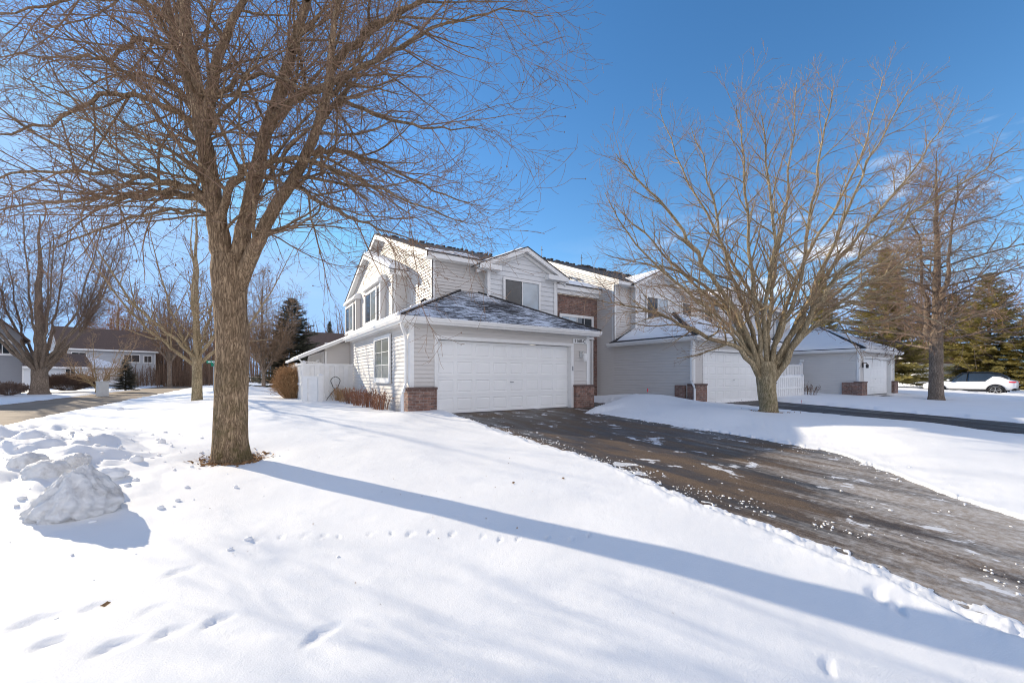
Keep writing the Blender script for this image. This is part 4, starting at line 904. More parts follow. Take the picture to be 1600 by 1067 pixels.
def smooth_path(pts, n):
    P = np.array(pts, float); P = np.vstack([2*P[0]-P[1], P, 2*P[-1]-P[-2]]); out = []
    k = len(P)-3
    for t in np.linspace(0, k-1e-6, n):
        i = int(t); f = t-i; a, b, c, d = P[i:i+4]
        out.append(0.5*((2*b)+(-a+c)*f+(2*a-5*b+4*c-d)*f*f+(-a+3*b-3*c+d)*f**3))
    return np.array(out)
def norm(v): return v/(np.linalg.norm(v)+1e-9)
class Grower:
    def __init__(s, seed, spec):
        s.r = np.random.RandomState(seed); s.spec = spec; s.thick = Tubes(); s.thin = Tubes(); s.tips = []
    def grow(s, p, d, L, r, lv):
        sp = s.spec[lv]; n = max(3, int(round(L/sp['seg']))+1); n = min(n, 14); h = L/(n-1)
        P = [np.array(p)]; d = norm(np.array(d)); ph = s.r.rand()*6.28; up = np.array([0, 0, 1.0])
        for i in range(n-1):
            d = norm(d + s.r.randn(3)*sp['wig'] + up*sp['trop']*(i/(n-1)*sp.get('tip', 1)+ (1-i/(n-1))*sp.get('root', 1)))
            P.append(P[-1]+d*h)
        P = np.array(P); rad = np.maximum(r*(1-np.linspace(0, 1, n)**1.1*(1-sp['taper'])), s.spec[-1]['rmin'])
        (s.thin if r < s.spec[-1]['split'] else s.thick).add(P, rad, sp['sides'])
        if lv == len(s.spec)-1: s.tips.append((P[-1], d))
        s.kids(P, rad, L, lv)
    def kids(s, P, rad, L, lv, t0=None, ds=1.0):
        if lv+1 >= len(s.spec): return
        sp = s.spec[lv+1]; n = len(P); m = sp['dens']*ds*L*(0.8+0.4*s.r.rand()); m = int(m)+(s.r.rand() < m-int(m)); az = s.r.rand()*6.28
        t0 = sp['t0'] if t0 is None else t0
        for i in range(m):
            t = t0+(0.99-t0)*((i+s.r.rand())/max(m, 1)); x = t*(n-1); k = min(int(x), n-2); f = x-k
            p = P[k]*(1-f)+P[k+1]*f; d = norm(P[k+1]-P[k]); rp = rad[k]*(1-f)+rad[k+1]*f
            az += 2.4+s.r.randn()*0.5
            a = norm(np.cross(d, [0.31, 0.17, 0.93])); b = np.cross(d, a); side = a*math.cos(az)+b*math.sin(az)
            side = norm(side*np.array([1, 1, sp.get('flat', 1.0)])+np.array([0, 0, sp.get('bias', 0.0)]))
            an = R(sp['ang']+s.r.randn()*9); nd = d*math.cos(an)+side*math.sin(an)
            ll = sp['len']*(1-0.55*sp.get('shorten', 1)*t)*(0.55+0.75*s.r.rand())
            if ll < 0.04: continue
            if p[2] < sp.get('zmin', -9): continue
            s.grow(p-d*0.0, nd, ll, min(rp*sp.get('rr', 0.55), sp['rmax']*ll/sp['len']+0.0006), lv+1)
    def limb(s, pts, r0, r1, lv=0, n=None, sides=9, t0=0.15, power=1.0, wob=0.35, ds=1.0):
        n = n or max(6, len(pts)*3); P = smooth_path(pts, n)
        L = np.linalg.norm(np.diff(P, axis=0), axis=1).sum(); P[2:-1] += s.r.randn(n-3, 3)*wob*max(r0, .03)
        rad = r0+(r1-r0)*np.linspace(0, 1, n)**power
        s.thick.add(P, rad, sides); s.kids(P, rad, L, lv, t0, ds)
    def build(s, root, mat_thick, mat_thin, tips=0.0, tipmat=None, tsize=0.012, trunk=None):
        V, Q = s.thick.arrays()
        if trunk is not None:
            Q = np.vstack([Q, trunk[1]+len(V)]); V = np.vstack([V, trunk[0]])
        put('trunk', mesh_np('trunk', V-np.array(root.location), Q, None, True), mat_thick, root)
        V, Q = s.thin.arrays(); T = []
        if tips:
            pts = [t for t in s.tips if s.r.rand() < tips]; k = len(pts)
            if k:
                C = np.array([p for p, d in pts]); sz = tsize*(0.6+0.9*s.r.rand(k)); 
                octa = np.array([[1,0,0],[-1,0,0],[0,1,0],[0,-1,0],[0,0,1.5],[0,0,-1.5]], float)
                ov = (C[:, None, :]+octa[None]*sz[:, None, None]*(0.7+0.6*s.r.rand(k, 6, 1))).reshape(-1, 3)
                of = np.array([[0,2,4],[2,1,4],[1,3,4],[3,0,4],[2,0,5],[1,2,5],[3,1,5],[0,3,5]]); T = (of[None]+(np.arange(k)*6)[:, None, None]).reshape(-1, 3)+len(V); V = np.vstack([V, ov])
        put('crown', mesh_np('crown', V-np.array(root.location), Q, T if len(T) else None, True), mat_thin, root)
def trunk_mesh(path, radii, n=48, flare=None, seed=1, rough=0.03, rings=60):
    """round trunk with furrows and root flare"""
    P = smooth_path(path, rings); rr = np.interp(np.linspace(0, 1, rings), np.linspace(0, 1, len(radii)), radii)
    q = np.arange(n)*2*np.pi/n; V = []
    for i in range(rings):
        z = P[i, 2]-P[0, 2]; fl = 0
        if flare: fl = flare[0]*np.exp(-z/flare[1])*(0.75+0.25*np.cos(q*5+0.7)+0.18*np.cos(q*3+2))
        rad = rr[i]*(1+fl) * (1+rough*perlin(q*7.5, np.full(n, z*2.3), seed)+0.5*rough*perlin(q*16, np.full(n, z*4), seed+1))
        V.append(np.stack([P[i, 0]+np.cos(q)*rad, P[i, 1]+np.sin(q)*rad, np.full(n, P[i, 2])], -1))
    V = np.array(V).reshape(-1, 3); i = np.arange(rings-1)[:, None]; j = np.arange(n)[None, :]; j2 = (j+1) % n
    Q = np.stack([i*n+j, i*n+j2, (i+1)*n+j2, (i+1)*n+j], -1).reshape(-1, 4)
    return V, Q
# ---- the big near tree
T1 = empty('bare_tree', (TREE1[0], TREE1[1], -0.1), 'big furrowed maple with three upright leaders, nearest tree on the lawn at left', 'tree', 'bare deciduous trees')
D1 = 5.80
spec1 = [dict(), dict(shorten=0.6, dens=3.7, len=1.75, ang=42, seg=0.16, wig=0.095, trop=0.02, taper=0.22, sides=6, t0=0.08, rmax=0.024, rr=0.5, flat=0.75, root=-.5, tip=2.4),
         dict(dens=6.6, len=0.85, ang=40, seg=0.11, wig=0.11, trop=0.05, taper=0.3, sides=4, t0=0.1, rmax=0.0085, rr=0.55, flat=0.8, tip=1.6, root=-.3),
         dict(dens=5.4, len=0.34, ang=42, seg=0.085, wig=0.14, trop=0.10, taper=0.5, sides=3, t0=0.1, rmax=0.0036, rr=0.7, rmin=0.0021, split=0.012, tip=1.8, root=-.3)]
spec1[0] = dict(seg=0.2)
G = Grower(11, spec1)
def L1(pts, dd0, dd1, r0, r1, lv=0, **k):
    n = len(pts); G.limb([W(px, py, D1+dd0+(dd1-dd0)*(i/(n-1))**1.2) for i, (px, py) in enumerate(pts)], r0, r1, lv, **k)
ld = dict(sides=12, t0=0.12, wob=.06, ds=.55)
L1([(356, 440), (347, 385), (335, 320), (322, 240), (312, 180), (300, 100), (287, 20), (280, -80), (268, -220), (262, -340)], 0, -.5, .165, .03, n=30, power=.7, **ld)
L1([(362, 440), (376, 385), (388, 335), (407, 240), (430, 165), (456, 80), (480, 0), (498, -80), (520, -200), (540, -330)], 0, .5, .128, .025, n=30, power=.85, **ld)
L1([(372, 450), (392, 400), (410, 365), (430, 322), (466, 268), (492, 210), (511, 150), (516, 95), (524, 30), (540, -60), (570, -180)], -.02, -.5, .108, .02, n=30, power=.85, **ld)
L1([(318, 215), (330, 150), (340, 90), (362, 40), (390, -20), (420, -120)], -.1, -.7, .085, .018, **ld)
L1([(322, 235), (300, 150), (276, 70), (258, -20), (235, -140)], -.05, .7, .08, .015, **ld)
LM = dict(sides=8, t0=0.10, ds=1.3, power=.85)
L1([(330, 318), (311, 302), (275, 288), (240, 278), (187, 274), (105, 268), (0, 276), (-110, 300)], -.1, -.9, .072, .0028, **LM)
L1([(335, 330), (311, 312), (262, 301), (206, 306), (112, 315), (0, 328), (-120, 360)], -.1, .8, .072, .0028, **LM)
L1([(318, 225), (296, 191), (262, 168), (206, 150), (157, 150), (86, 187), (0, 209), (-90, 225)], 0, -1.2, .064, .0028, **LM)
L1([(300, 110), (285, 84), (262, 73), (221, 64), (169, 88), (131, 92), (60, 88), (0, 90), (-90, 98)], 0, .9, .056, .0028, **LM)
L1([(325, 200), (300, 165), (277, 139), (240, 121), (190, 120), (120, 140), (40, 160)], .1, 1.6, .05, .0028, **LM)
L1([(345, 345), (353, 312), (376, 272), (410, 254), (445, 250), (489, 255), (548, 275), (610, 300), (690, 335), (745, 352)], -.1, -1.1, .064, .0028, **LM)
L1([(418, 205), (442, 172), (472, 149), (514, 130), (561, 110), (600, 89), (646, 64), (689, 40), (752, 26), (820, 18), (865, 25)], 0, .3, .062, .0028, **LM)
L1([(470, 262), (485, 240), (520, 236), (560, 244), (604, 259), (667, 293), (725, 318), (760, 322)], 0, .9, .056, .0028, **LM)
L1([(440, 305), (463, 291), (497, 314), (540, 334), (580, 352), (630, 370), (670, 385)], 0, -.9, .042, .0028, **LM)
L1([(500, 180), (531, 160), (582, 178), (646, 196), (700, 200), (755, 196)], 0, -.9, .042, .0028, **LM)
L1([(319, 190), (335, 160), (350, 142), (370, 127), (404, 119), (430, 122), (475, 135), (540, 150), (610, 140)], 0, -1.3, .05, .0028, **LM)
L1([(516, 110), (560, 60), (620, 20), (690, -10), (760, -30), (830, -30)], 0, -.8, .056, .0028, **LM)
L1([(300, 90), (260, 30), (200, 0), (120, 0), (30, 20), (-60, 30)], 0, -.9, .05, .0028, **LM)
L1([(350, 350), (330, 335), (270, 330), (200, 345), (120, 372), (40, 400)], 0, -1.3, .042, .0028, **LM)
L1([(400, 385), (420, 366), (450, 355), (500, 352), (545, 358), (590, 360)], 0, 1.0, .028, .0028, **LM)
for i, (px, py, ex, ey_, dd) in enumerate(((315, 170, 200, 60, 2.2), (405, 250, 480, 120, 2.6), (430, 170, 560, 20, 2.4), (500, 190, 640, 120, 2.6), (300, 100, 360, -60, 2.3), (320, 240, 150, 210, 2.6),
        (455, 80, 620, -90, 1.5), (285, 10, 120, -90, 1.4), (480, 0, 400, -200, 1.5), (320, 230, 420, 60, -1.9), (310, 170, 180, -60, -1.8), (505, 160, 720, 20, -1.7), (330, 300, 160, 190, -1.9))):
    mx, my = (px+ex)/2+10, (py+ey_)/2-14
    L1([(px, py), (px*.7+mx*.3, py*.7+my*.3-12), (mx, my), (ex, ey_)], 0, dd, .042, .0028, **LM)
rootz = -0.14; bx_, by_ = TREE1
tV, tQ = trunk_mesh([(bx_-.02, by_, rootz), (bx_-.03, by_, .35), W(363, 540, D1), W(360, 480, D1), W(358, 425, D1), W(356, 400, D1)], [.208, .205, .200, .200, .222, .19], 72, (0.42, 0.16), 3, 0.05, 110)
G.build(T1, M['bark'], M['twig'], tips=.16, tsize=.008, trunk=(tV, tQ))
# ---- the spreading tree by the drive
D2 = TREE2[0]*CF[0]+TREE2[1]*CF[1]
T2 = empty('bare_tree', (TREE2[0], TREE2[1], -0.05), 'short-trunked spreading tree whose fan of pale branches covers the middle garage', 'tree', 'bare deciduous trees')
spec2 = [dict(seg=.2), dict(shorten=.5, dens=3.3, len=1.35, ang=36, seg=.2, wig=.08, trop=.02, taper=.3, sides=5, t0=.22, rmax=.028, rr=.6, tip=2, root=-1),
         dict(dens=4.8, len=.9, ang=36, seg=.15, wig=.10, trop=.03, taper=.35, sides=4, t0=.12, rmax=.010, rr=.6),
         dict(dens=4.6, len=.42, ang=40, seg=.12, wig=.12, trop=.04, taper=.5, sides=3, t0=.12, rmax=.0050, rr=.65, rmin=.0034, split=.014)]
G = Grower(21, spec2)
def L2(pts, dd1, r0, r1, **k):
    n = len(pts); G.limb([W(px, py, D2+dd1*(i/(n-1))) for i, (px, py) in enumerate(pts)], r0, r1, 0, **{**dict(sides=8, t0=.2), **k})
L2([(1192, 600), (1164, 553), (1130, 536), (1096, 521), (1050, 500), (1023, 487), (980, 478), (940, 470)], -1.6, .078, .010)
L2([(1190, 595), (1168, 545), (1145, 495), (1110, 452), (1060, 425), (1010, 412), (950, 400)], .8, .078, .010)
L2([(1190, 590), (1172, 535), (1145, 480), (1110, 430), (1075, 375), (1035, 320), (990, 275), (962, 240)], -.6, .09, .010)
L2([(1192, 590), (1178, 530), (1160, 470), (1135, 410), (1120, 340), (1105, 270), (1080, 200)], 1.3, .082, .010)
L2([(1195, 590), (1188, 530), (1178, 470), (1172, 400), (1168, 320), (1160, 230), (1150, 165)], -1.2, .078, .010)
L2([(1198, 592), (1200, 540), (1205, 480), (1215, 400), (1228, 310), (1238, 220), (1245, 130)], .8, .082, .010)
L2([(1200, 590), (1215, 535), (1232, 490), (1250, 440), (1262, 370), (1275, 280), (1290, 200), (1300, 140)], -1.0, .082, .010)
L2([(1203, 592), (1225, 540), (1255, 490), (1278, 440), (1308, 370), (1340, 290), (1380, 210), (1420, 140)], .5, .09, .010)
L2([(1206, 598), (1240, 545), (1268, 490), (1295, 445), (1335, 405), (1390, 365), (1450, 320), (1530, 270), (1590, 225)], -1.3, .09, .009)
L2([(1204, 596), (1235, 530), (1262, 470), (1300, 420), (1350, 360), (1400, 300), (1450, 230), (1490, 170)], 1.0, .085, .009)
L2([(1250, 530), (1285, 500), (1330, 508), (1380, 503), (1420, 490), (1470, 505), (1500, 520)], -2.2, .035, .008)
L2([(1170, 555), (1150, 530), (1120, 500), (1095, 485), (1060, 478), (1020, 450)], -2.4, .04, .008)
L2([(1196, 580), (1196, 500), (1150, 420), (1100, 330), (1060, 250), (1030, 170)], 2.2, .07, .01)
L2([(1200, 580), (1222, 500), (1260, 400), (1320, 300), (1360, 200), (1380, 120)], 2.4, .07, .01)
L2([(1198, 575), (1195, 480), (1210, 380), (1200, 270), (1190, 180)], -2.3, .07, .01)
L2([(1186, 575), (1150, 520), (1090, 470), (1030, 420), (970, 350), (945, 300)], -.3, .06, .008)
L2([(1215, 570), (1262, 520), (1330, 460), (1400, 420), (1450, 400), (1500, 400)], .3, .06, .008)
L2([(1180, 560), (1150, 500), (1080, 440), (1010, 370), (960, 320)], 2.0, .07, .01)
L2([(1225, 560), (1262, 500), (1330, 440), (1400, 400), (1480, 370)], 2.0, .07, .01)
tV, tQ = trunk_mesh([(TREE2[0]+.04, TREE2[1], -.14), (TREE2[0]+.02, TREE2[1], .25), W(1197, 600, D2), W(1198, 580, D2), W(1196, 565, D2)], [.25, .23, .24, .27, .22], 40, (0.25, .12), 8, .06, 50)
G.build(T2, M['bark2'], M['twig_mid'], tips=.1, tsize=.009, trunk=(tV, tQ))
# ---- generic bare trees
def bare_tree(name, label, loc, H, r, fork, nl, spread, spec, mats, seed, lean=0, group='bare deciduous trees', central=True, updir=1.0, tips=0, tsize=.02, limbs=0, limb_len=3, limb_z=(0.25, 0.9), limb_up=.25, lr=.52, kt=.15):
    x, y, z = loc; T = empty(name, loc, label, 'tree', group); Gr = Grower(seed, spec); rs = Gr.r
    top = np.array([x+lean, y, z+H]); f = np.array([x+lean*fork, y, z+H*fork])
    if central: Gr.limb([(x+lean*fork, y, z+H*fork*.9), (x+lean*.6+rs.randn()*.1, y+rs.randn()*.1, z+H*(fork+1)/2), tuple(top)], r*.72, r*.06, 0, n=14, sides=8, t0=.1, wob=.12)
    for i in range(nl):
        a = 6.28*(i+rs.rand()*.6)/nl; e = spread*(.75+.5*rs.rand()); hh = H*(.8+.25*rs.rand())*updir
        p0 = f+np.array([0, 0, -rs.rand()*.06*H]); ex = np.array([x+lean+math.cos(a)*e, y+math.sin(a)*e, z+hh])
        mid = p0*.55+ex*.45+np.array([math.cos(a), math.sin(a), 0])*e*.16
        Gr.limb([p0, p0*.8+ex*.2+np.array([math.cos(a), math.sin(a), 0])*e*.10, mid, ex], r*lr, r*.05, 0, n=14, sides=7, t0=kt, wob=.4)
    for i in range(limbs):
        a = i*2.4+rs.rand(); t = limb_z[0]+(limb_z[1]-limb_z[0])*i/max(1, limbs-1); p0 = np.array([x+lean*t, y, z+H*t]); L = limb_len*(1.15-t)*(.75+.5*rs.rand())
        dv = np.array([math.cos(a), math.sin(a), 0]); Gr.limb([p0, p0+dv*L*.35+np.array([0, 0, limb_up*L*.4]), p0+dv*L*.7+np.array([0, 0, limb_up*L*.65]), p0+dv*L+np.array([0, 0, limb_up*L])], r*.22*(1.3-t), r*.03, 0, n=9, sides=5, t0=.12)
    tv = trunk_mesh([(x, y, z-.15), (x, y, z+H*fork*.5), (x+lean*fork, y, z+H*fork), (x+lean*fork, y, z+H*fork*1.06)], [r, r*.88, r*.86, r*.7], 20, (.3, .15), seed, .05, 16)
    Gr.build(T, M[mats[0]], M[mats[1]], tips=tips, tsize=tsize, trunk=tv)
    return T
def spec_far(s, d=1.0, rmin=.006, ang=38, trop=.03):
    return [dict(seg=.4), dict(dens=1.7*d, len=1.9*s, ang=ang, seg=.35*s, wig=.08, trop=trop, taper=.3, sides=4, t0=.15, rmax=.03, rr=.6),
            dict(dens=2.6*d, len=.95*s, ang=ang, seg=.25*s, wig=.10, trop=trop, taper=.4, sides=3, t0=.12, rmax=.013, rr=.65),
            dict(dens=2.8*d, len=.45*s, ang=ang+4, seg=.2*s, wig=.12, trop=trop, taper=.6, sides=3, t0=.12, rmax=.008, rr=.7, rmin=rmin, split=.018)]
bare_tree('bare_tree', 'tall tree with a straight trunk and fine side branches in front of the parked car', (TREE4[0], TREE4[1], -.15), 13.2, .31, .26, 2, .9, spec_far(1.0, 1.55, .0075, 46, .0), ('bark3', 'twig'), 31, updir=.93, limbs=44, limb_len=6.3, limb_z=(.20, .90), limb_up=.22, lr=.62)
bare_tree('bare_tree', 'medium maple with clusters of dry seeds, second tree along the street lawn', (TREE3[0], TREE3[1], -.1), 9.2, .21, .22, 7, 3.6, spec_far(1.0, 1.3, .0058, 40, .02), ('bark2', 'twig'), 41, tips=.22, tsize=.026, lr=.4)
x_, y_ = XYat(62, 33); bare_tree('bare_tree', 'dark many-stemmed tree in front of the grey house across the street', (x_, y_, -.2), 14.5, .55, .13, 15, 5.4, spec_far(1.3, 1.4, .0085, 30, .04), ('bark3', 'twig_dark'), 51, lr=.25, kt=.5)
x_, y_ = XYat(152, 36); bare_tree('bare_tree', 'small pale fan-shaped tree by the utility box across the street', (x_, y_, -.2), 4.8, .13, .08, 7, 2.6, spec_far(.6, 2.6, .006, 34, .03), ('bark2', 'twig_pale'), 61, central=False)
x_, y_ = XYat(185, 78); bare_tree('bare_tree', 'tall tree with orange leaf tufts rising behind the house with the wide garage', (x_, y_, -.2), 16, .5, .35, 7, 5.5, spec_far(1.6, 1.5, .012, 38, .03), ('bark2', 'twig_red'), 71, tips=.1, tsize=.09, lr=.35)
x_, y_ = XYat(412, 33); bare_tree('bare_tree', 'reddish-twigged tree half hidden by the big trunk, before the dark spruce', (x_, y_, -.2), 10.0, .16, .2, 8, 2.6, spec_far(.9, 2.3, .0075, 34, .03), ('bark3', 'twig_mid'), 81, lr=.4)
x_, y_ = XYat(265, 55); bare_tree('bare_tree', 'slender grey tree at the edge of the far wood', (x_, y_, -.2), 14, .28, .25, 6, 3.6, spec_far(1.4, 1.5, .010, 32, .05), ('bark3', 'twig_dark'), 91)
x_, y_ = XYat(1440, 46); bare_tree('bare_tree', 'thin tree beyond the tan house on the right', (x_, y_, -.3), 13, .25, .3, 5, 3.0, spec_far(1.3, 1.5, .009, 38, .03), ('bark3', 'twig'), 101)
# far wood: uncountable trunks and twigs
Gw = Grower(5, [dict(seg=1), dict(dens=1.15, len=2.4, ang=34, seg=.8, wig=.08, trop=.05, taper=.4, sides=3, t0=.12, rmax=.04, rr=.5),
                dict(dens=1.5, len=1.2, ang=36, seg=.5, wig=.1, trop=.04, taper=.6, sides=3, t0=.1, rmax=.022, rr=.6, rmin=.013, split=99)])
rw = random.Random(9)
for i in range(400):
    px = rw.uniform(170, 345) if i < 270 else rw.uniform(380, 560) ; D = rw.uniform(66, 100); x_, y_ = XYat(px, D); h_ = rw.uniform(7, 14)
    s_ = Gw.thick; P = smooth_path([(x_, y_, -.5), (x_+rw.uniform(-.4, .4), y_, h_*.5), (x_+rw.uniform(-1, 1), y_, h_)], 6); rad = np.linspace(.12, .03, 6)
    Gw.thin.add(P, rad, 4); Gw.kids(P, rad, h_, 0, .08)
V, Q = Gw.thin.arrays(); tag(put('wood', mesh_np('wood', V, Q, None, True), M['twig']), 'grey-brown bare wood at the end of the street', 'wood', kind='stuff')
# undergrowth in front of it
Gs = Grower(15, [dict(seg=1), dict(dens=5, len=.8, ang=30, seg=.3, wig=.12, trop=.08, taper=.6, sides=3, t0=.05, rmax=.012, rr=.7, rmin=.011, split=99)])
for i in range(650):
    px = rw.uniform(205, 345) if i < 440 else rw.uniform(385, 520); D = rw.uniform(60, 72); x_, y_ = XYat(px, D); h_ = rw.uniform(1.2, 3.4)
    P = smooth_path([(x_, y_, -.5), (x_+rw.uniform(-.4, .4), y_+rw.uniform(-.3, .3), h_)], 4); Gs.thin.add(P, np.linspace(.03, .014, 4), 3); Gs.kids(P, np.linspace(.03, .014, 4), h_, 0, .1)
V, Q = Gs.thin.arrays(); tag(put('undergrowth', mesh_np('undergrowth', V, Q, None, True), M['twig']), 'tangled brown undergrowth along the edge of the far wood', 'undergrowth', kind='stuff')
# ------------------------------------------------------------------ spruces
def spruce_mesh(H, Rb, seed, nw=34, z0=.05, dens=1.0):
    rs = np.random.RandomState(seed); tris = []; wood = Tubes()
    def needle_clump(p, d, L, w, droop):
        # a branchlet: a spine with many short needle blades round it
        n = max(3, int(L/.07*dens)); side = norm(np.cross(d, [0, 0, 1]));
        for k in range(n):
            t = (k+.5)/n; c = p+d*L*t+np.array([0, 0, -droop*t*t*L])
            for s_ in (-1, 1):
                for up_ in (0.15, -0.35) if rs.rand() < .6 else (0.5,):
                    l = w*1.35*(1.15-.6*t)*(.7+.6*rs.rand()); v = norm(d*.75+side*s_*.8+np.array([0, 0, up_])+rs.randn(3)*.15)*l
                    b = d*l*.32
                    tris.append((c, c+v*.6+b, c+v)); tris.append((c-b*.8, c+v*.55-b, c+v))
    for i in range(nw):
        t = i/(nw-1); z = H*(z0+(1-z0)*t**.93); rad = Rb*((1-t)**.82)*(.9+.2*rs.rand())+.06; m = max(5, int((12+rs.randint(4))*(1-.45*t)))
        a0 = rs.rand()*6.28
        for j in range(m):
            a = a0+6.28*j/m+rs.randn()*.14; L = rad*(.62+.55*rs.rand()); d = np.array([math.cos(a), math.sin(a), 0]); el = -.34+.70*t+rs.randn()*.09
            nb = max(3, int(L/.17)); P = []
            for k in range(nb+1):
                u = k/nb; P.append(np.array([0, 0, z+rs.randn()*0])+d*L*u+np.array([0, 0, L*(el*u+.22*u*u*(1-t*.5))]))
            P = np.array(P); wood.add(smooth_path(P, 5), np.linspace(.03, .006, 5)*(H/9), 3)
            for k in range(1, nb+1):
                u = k/nb
                if u < .22: continue
                dd = norm(P[k]-P[k-1]); sd = np.cross(dd, [0, 0, 1]); ll = (.18+.34*(1-u)*min(1, L))*(.8+.4*rs.rand())*max(.55, min(1.25, L))
                for s_ in (-1, 1): needle_clump(P[k]+rs.randn(3)*.02, norm(dd*.75+sd*s_*(.75+.2*rs.rand())+np.array([0, 0, rs.randn()*.1])), ll, .15, .25)
            needle_clump(P[-1], norm(P[-1]-P[-2]), .28, .14, -.1)
    needle_clump(np.array([0, 0, H*.97]), np.array([0.05, 0, 1.]), .5, .1, 0)
    T = np.array(tris, float).reshape(-1, 3); V, Q = wood.arrays()
    n0 = len(V); V = np.vstack([V, T]); return mesh_np('crown', V, Q, np.arange(len(T)).reshape(-1, 3)+n0)
sp_mesh = [spruce_mesh(10, 2.7, 3, 31), spruce_mesh(10, 3.3, 4, 32), spruce_mesh(10, 3.0, 6, 30)]
for m_ in sp_mesh: m_.materials.append(M['needle'])
sp_blue = sp_mesh[0].copy(); sp_blue.materials.clear(); sp_blue.materials.append(M['needle_blue'])
tk = MB(); tk.tube([(0, 0, -.3), (0, 0, 3), (0.02, 0, 9.6)], [.2, .15, .02], 8); tk_me = tk.mesh('trunk', True); tk_me.materials.append(M['bark3'])
def spruce(label, px, D, H, me, wide=1.0, rz=0, z=-.2):
    x_, y_ = XYat(px, D); T = empty('spruce_tree', (x_, y_, z), label, 'tree', 'spruces', rz)
    s = H/10
    for nm, mm in (('crown', me), ('trunk', tk_me)):
        o = link(bpy.data.objects.new(nm, mm)); o.parent = T; o.scale = (s*wide, s*wide, s)
    return T
spruce('dark blue-green spruce left of the near house, behind the round bush', 456, 36, 8.1, sp_blue, 1.45, .4)
spruce('narrow spruce farthest left of the group behind the grey garage', 1284, 40, 11.6, sp_mesh[0], .72, 1.0)
spruce('tall olive spruce directly behind the grey garage roof', 1384, 36, 12.4, sp_mesh[1], .95, 2.2)
spruce('broad olive spruce behind the parked car at the right edge', 1545, 40, 11.3, sp_mesh[1], 1.15, 4.0)
spruce('olive spruce right behind the car, partly cut off by the photo edge', 1640, 36, 10.0, sp_mesh[2], 1.2, 5.0)
spruce('shorter spruce filling the gap left of the broad one behind the car', 1490, 46, 10.5, sp_mesh[2], 1.15, 2.9)
spruce('small dark spruce in front of the garage across the street', 196, 40, 3.0, sp_blue, 1.35, 1.4)
spruce('spruce tip peeking over the brown far roof', 515, 70, 10.6, sp_blue, .6, 2)
# ------------------------------------------------------------------ shrubs
def shrub(name, label, loc, w, h, n, mat, seed, lean=.5, dome=False, leaf=0.0, cat='shrub', group=None, rmin=.003, d=None):
    Gr = Grower(seed, [dict(seg=.1), dict(dens=5 if not dome else 6.5, len=h*.42, ang=28, seg=h*.12, wig=.12, trop=.05, taper=.5, sides=3, t0=.25 if not dome else .35, rmax=.004, rr=.8),
                       dict(dens=6 if not dome else 8, len=h*.2, ang=30, seg=h*.08, wig=.14, trop=.04, taper=.6, sides=3, t0=.2, rmax=.003, rr=.8, rmin=rmin, split=99)])
    rs = Gr.r; d = d or w
    for i in range(n):
        a = rs.rand()*6.28; e = rs.rand()**.5
        if dome:
            ph = math.acos(1-rs.rand()*1.25) if True else 0; q = np.array([math.sin(ph)*math.cos(a)*w*.5, math.sin(ph)*math.sin(a)*d*.5, h*.5+math.cos(ph)*h*.46])*(.80+.1*rs.rand()); p0 = np.array([math.cos(a)*w*.10, math.sin(a)*d*.10, -.05])
            mid = p0*.45+q*.55+np.array([q[0]*.18, q[1]*.18, 0])
        else:
            p0 = np.array([math.cos(a)*w*.3*e, math.sin(a)*d*.3*e, -.05]); q = np.array([math.cos(a)*w*.5*e, math.sin(a)*d*.5*e, h*(1-.3*e)*(.7+.3*rs.rand())]); mid = (p0+q)/2+np.array([0, 0, h*.08])
        P = smooth_path([p0, mid, q], 6); rad = np.linspace(.009, .004, 6); Gr.thin.add(P, rad, 4); Gr.kids(P, rad, float(np.linalg.norm(q-p0)), 0)
    V, Q = Gr.thin.arrays(); T = []
    if leaf:
        pts = [t[0] for t in Gr.tips if rs.rand() < leaf]; lv = []
        for p in pts:
            u = norm(rs.randn(3)); v = norm(np.cross(u, rs.randn(3))); s = .022+.02*rs.rand(); k = len(V)+len(lv); lv += [p-u*s, p+v*s*.6, p+u*s, p-v*s*.6]; Q = np.vstack([Q, [[k, k+1, k+2, k+3]]]) if False else Q; T += [(k, k+1, k+2), (k, k+2, k+3)]
        if lv: V = np.vstack([V, np.array(lv)])
    o = put(name, mesh_np(name, V, Q, T if len(T) else None), M[mat]); o.location = loc
    return tag(o, label, cat, group)
x_, y_ = XYat(457, 18.2); shrub('round_bush', 'rounded orange-brown leafless bush at the end of the cream fence', (x_, y_, .02), 1.45, 1.62, 260, 'bush', 5, dome=True, leaf=.25)
sx = [(3.25, 12.1, .55, .62), (3.2, 13.0, .6, .66), (3.15, 14.1, .6, .62), (3.15, 15.2, .6, .6), (3.1, 16.3, .6, .6), (3.0, 17.2, .6, .62)]
lbl = ['dry reddish stems low against the siding, nearest the downspout', 'dry reddish stems below the near edge of the side window', 'dry reddish stems below the far edge of the side window', 'dry leafy stems midway between side window and wall corner', 'dry leafy stems near the far corner of the side wall', 'tan tuft of dry stems in the corner of wall and fence']
for i, (a, b, c, d_) in enumerate(sx): shrub('shrub', lbl[i], (a, b, .06), c*1.15, d_*1.1, 44, 'twig_red' if i < 4 else 'bush', 70+i, leaf=.35, group='dry shrubs along the side wall', d=.9)
x_, y_ = XYat(1262, 22.5); shrub('shrub', 'small bare twiggy bush poking from snow by the white fence', (x_, y_, .05), 1.3, .7, 40, 'twig_dark', 91, rmin=.006)
x_, y_ = XYat(78, 36.5); shrub('hedge', 'clipped brown leafless hedge beside the dark many-stemmed tree', (x_+.8, y_+1.5, -.2), 4.0, 1.6, 240, 'twig_dark', 92, dome=True, rmin=.009, cat='hedge')
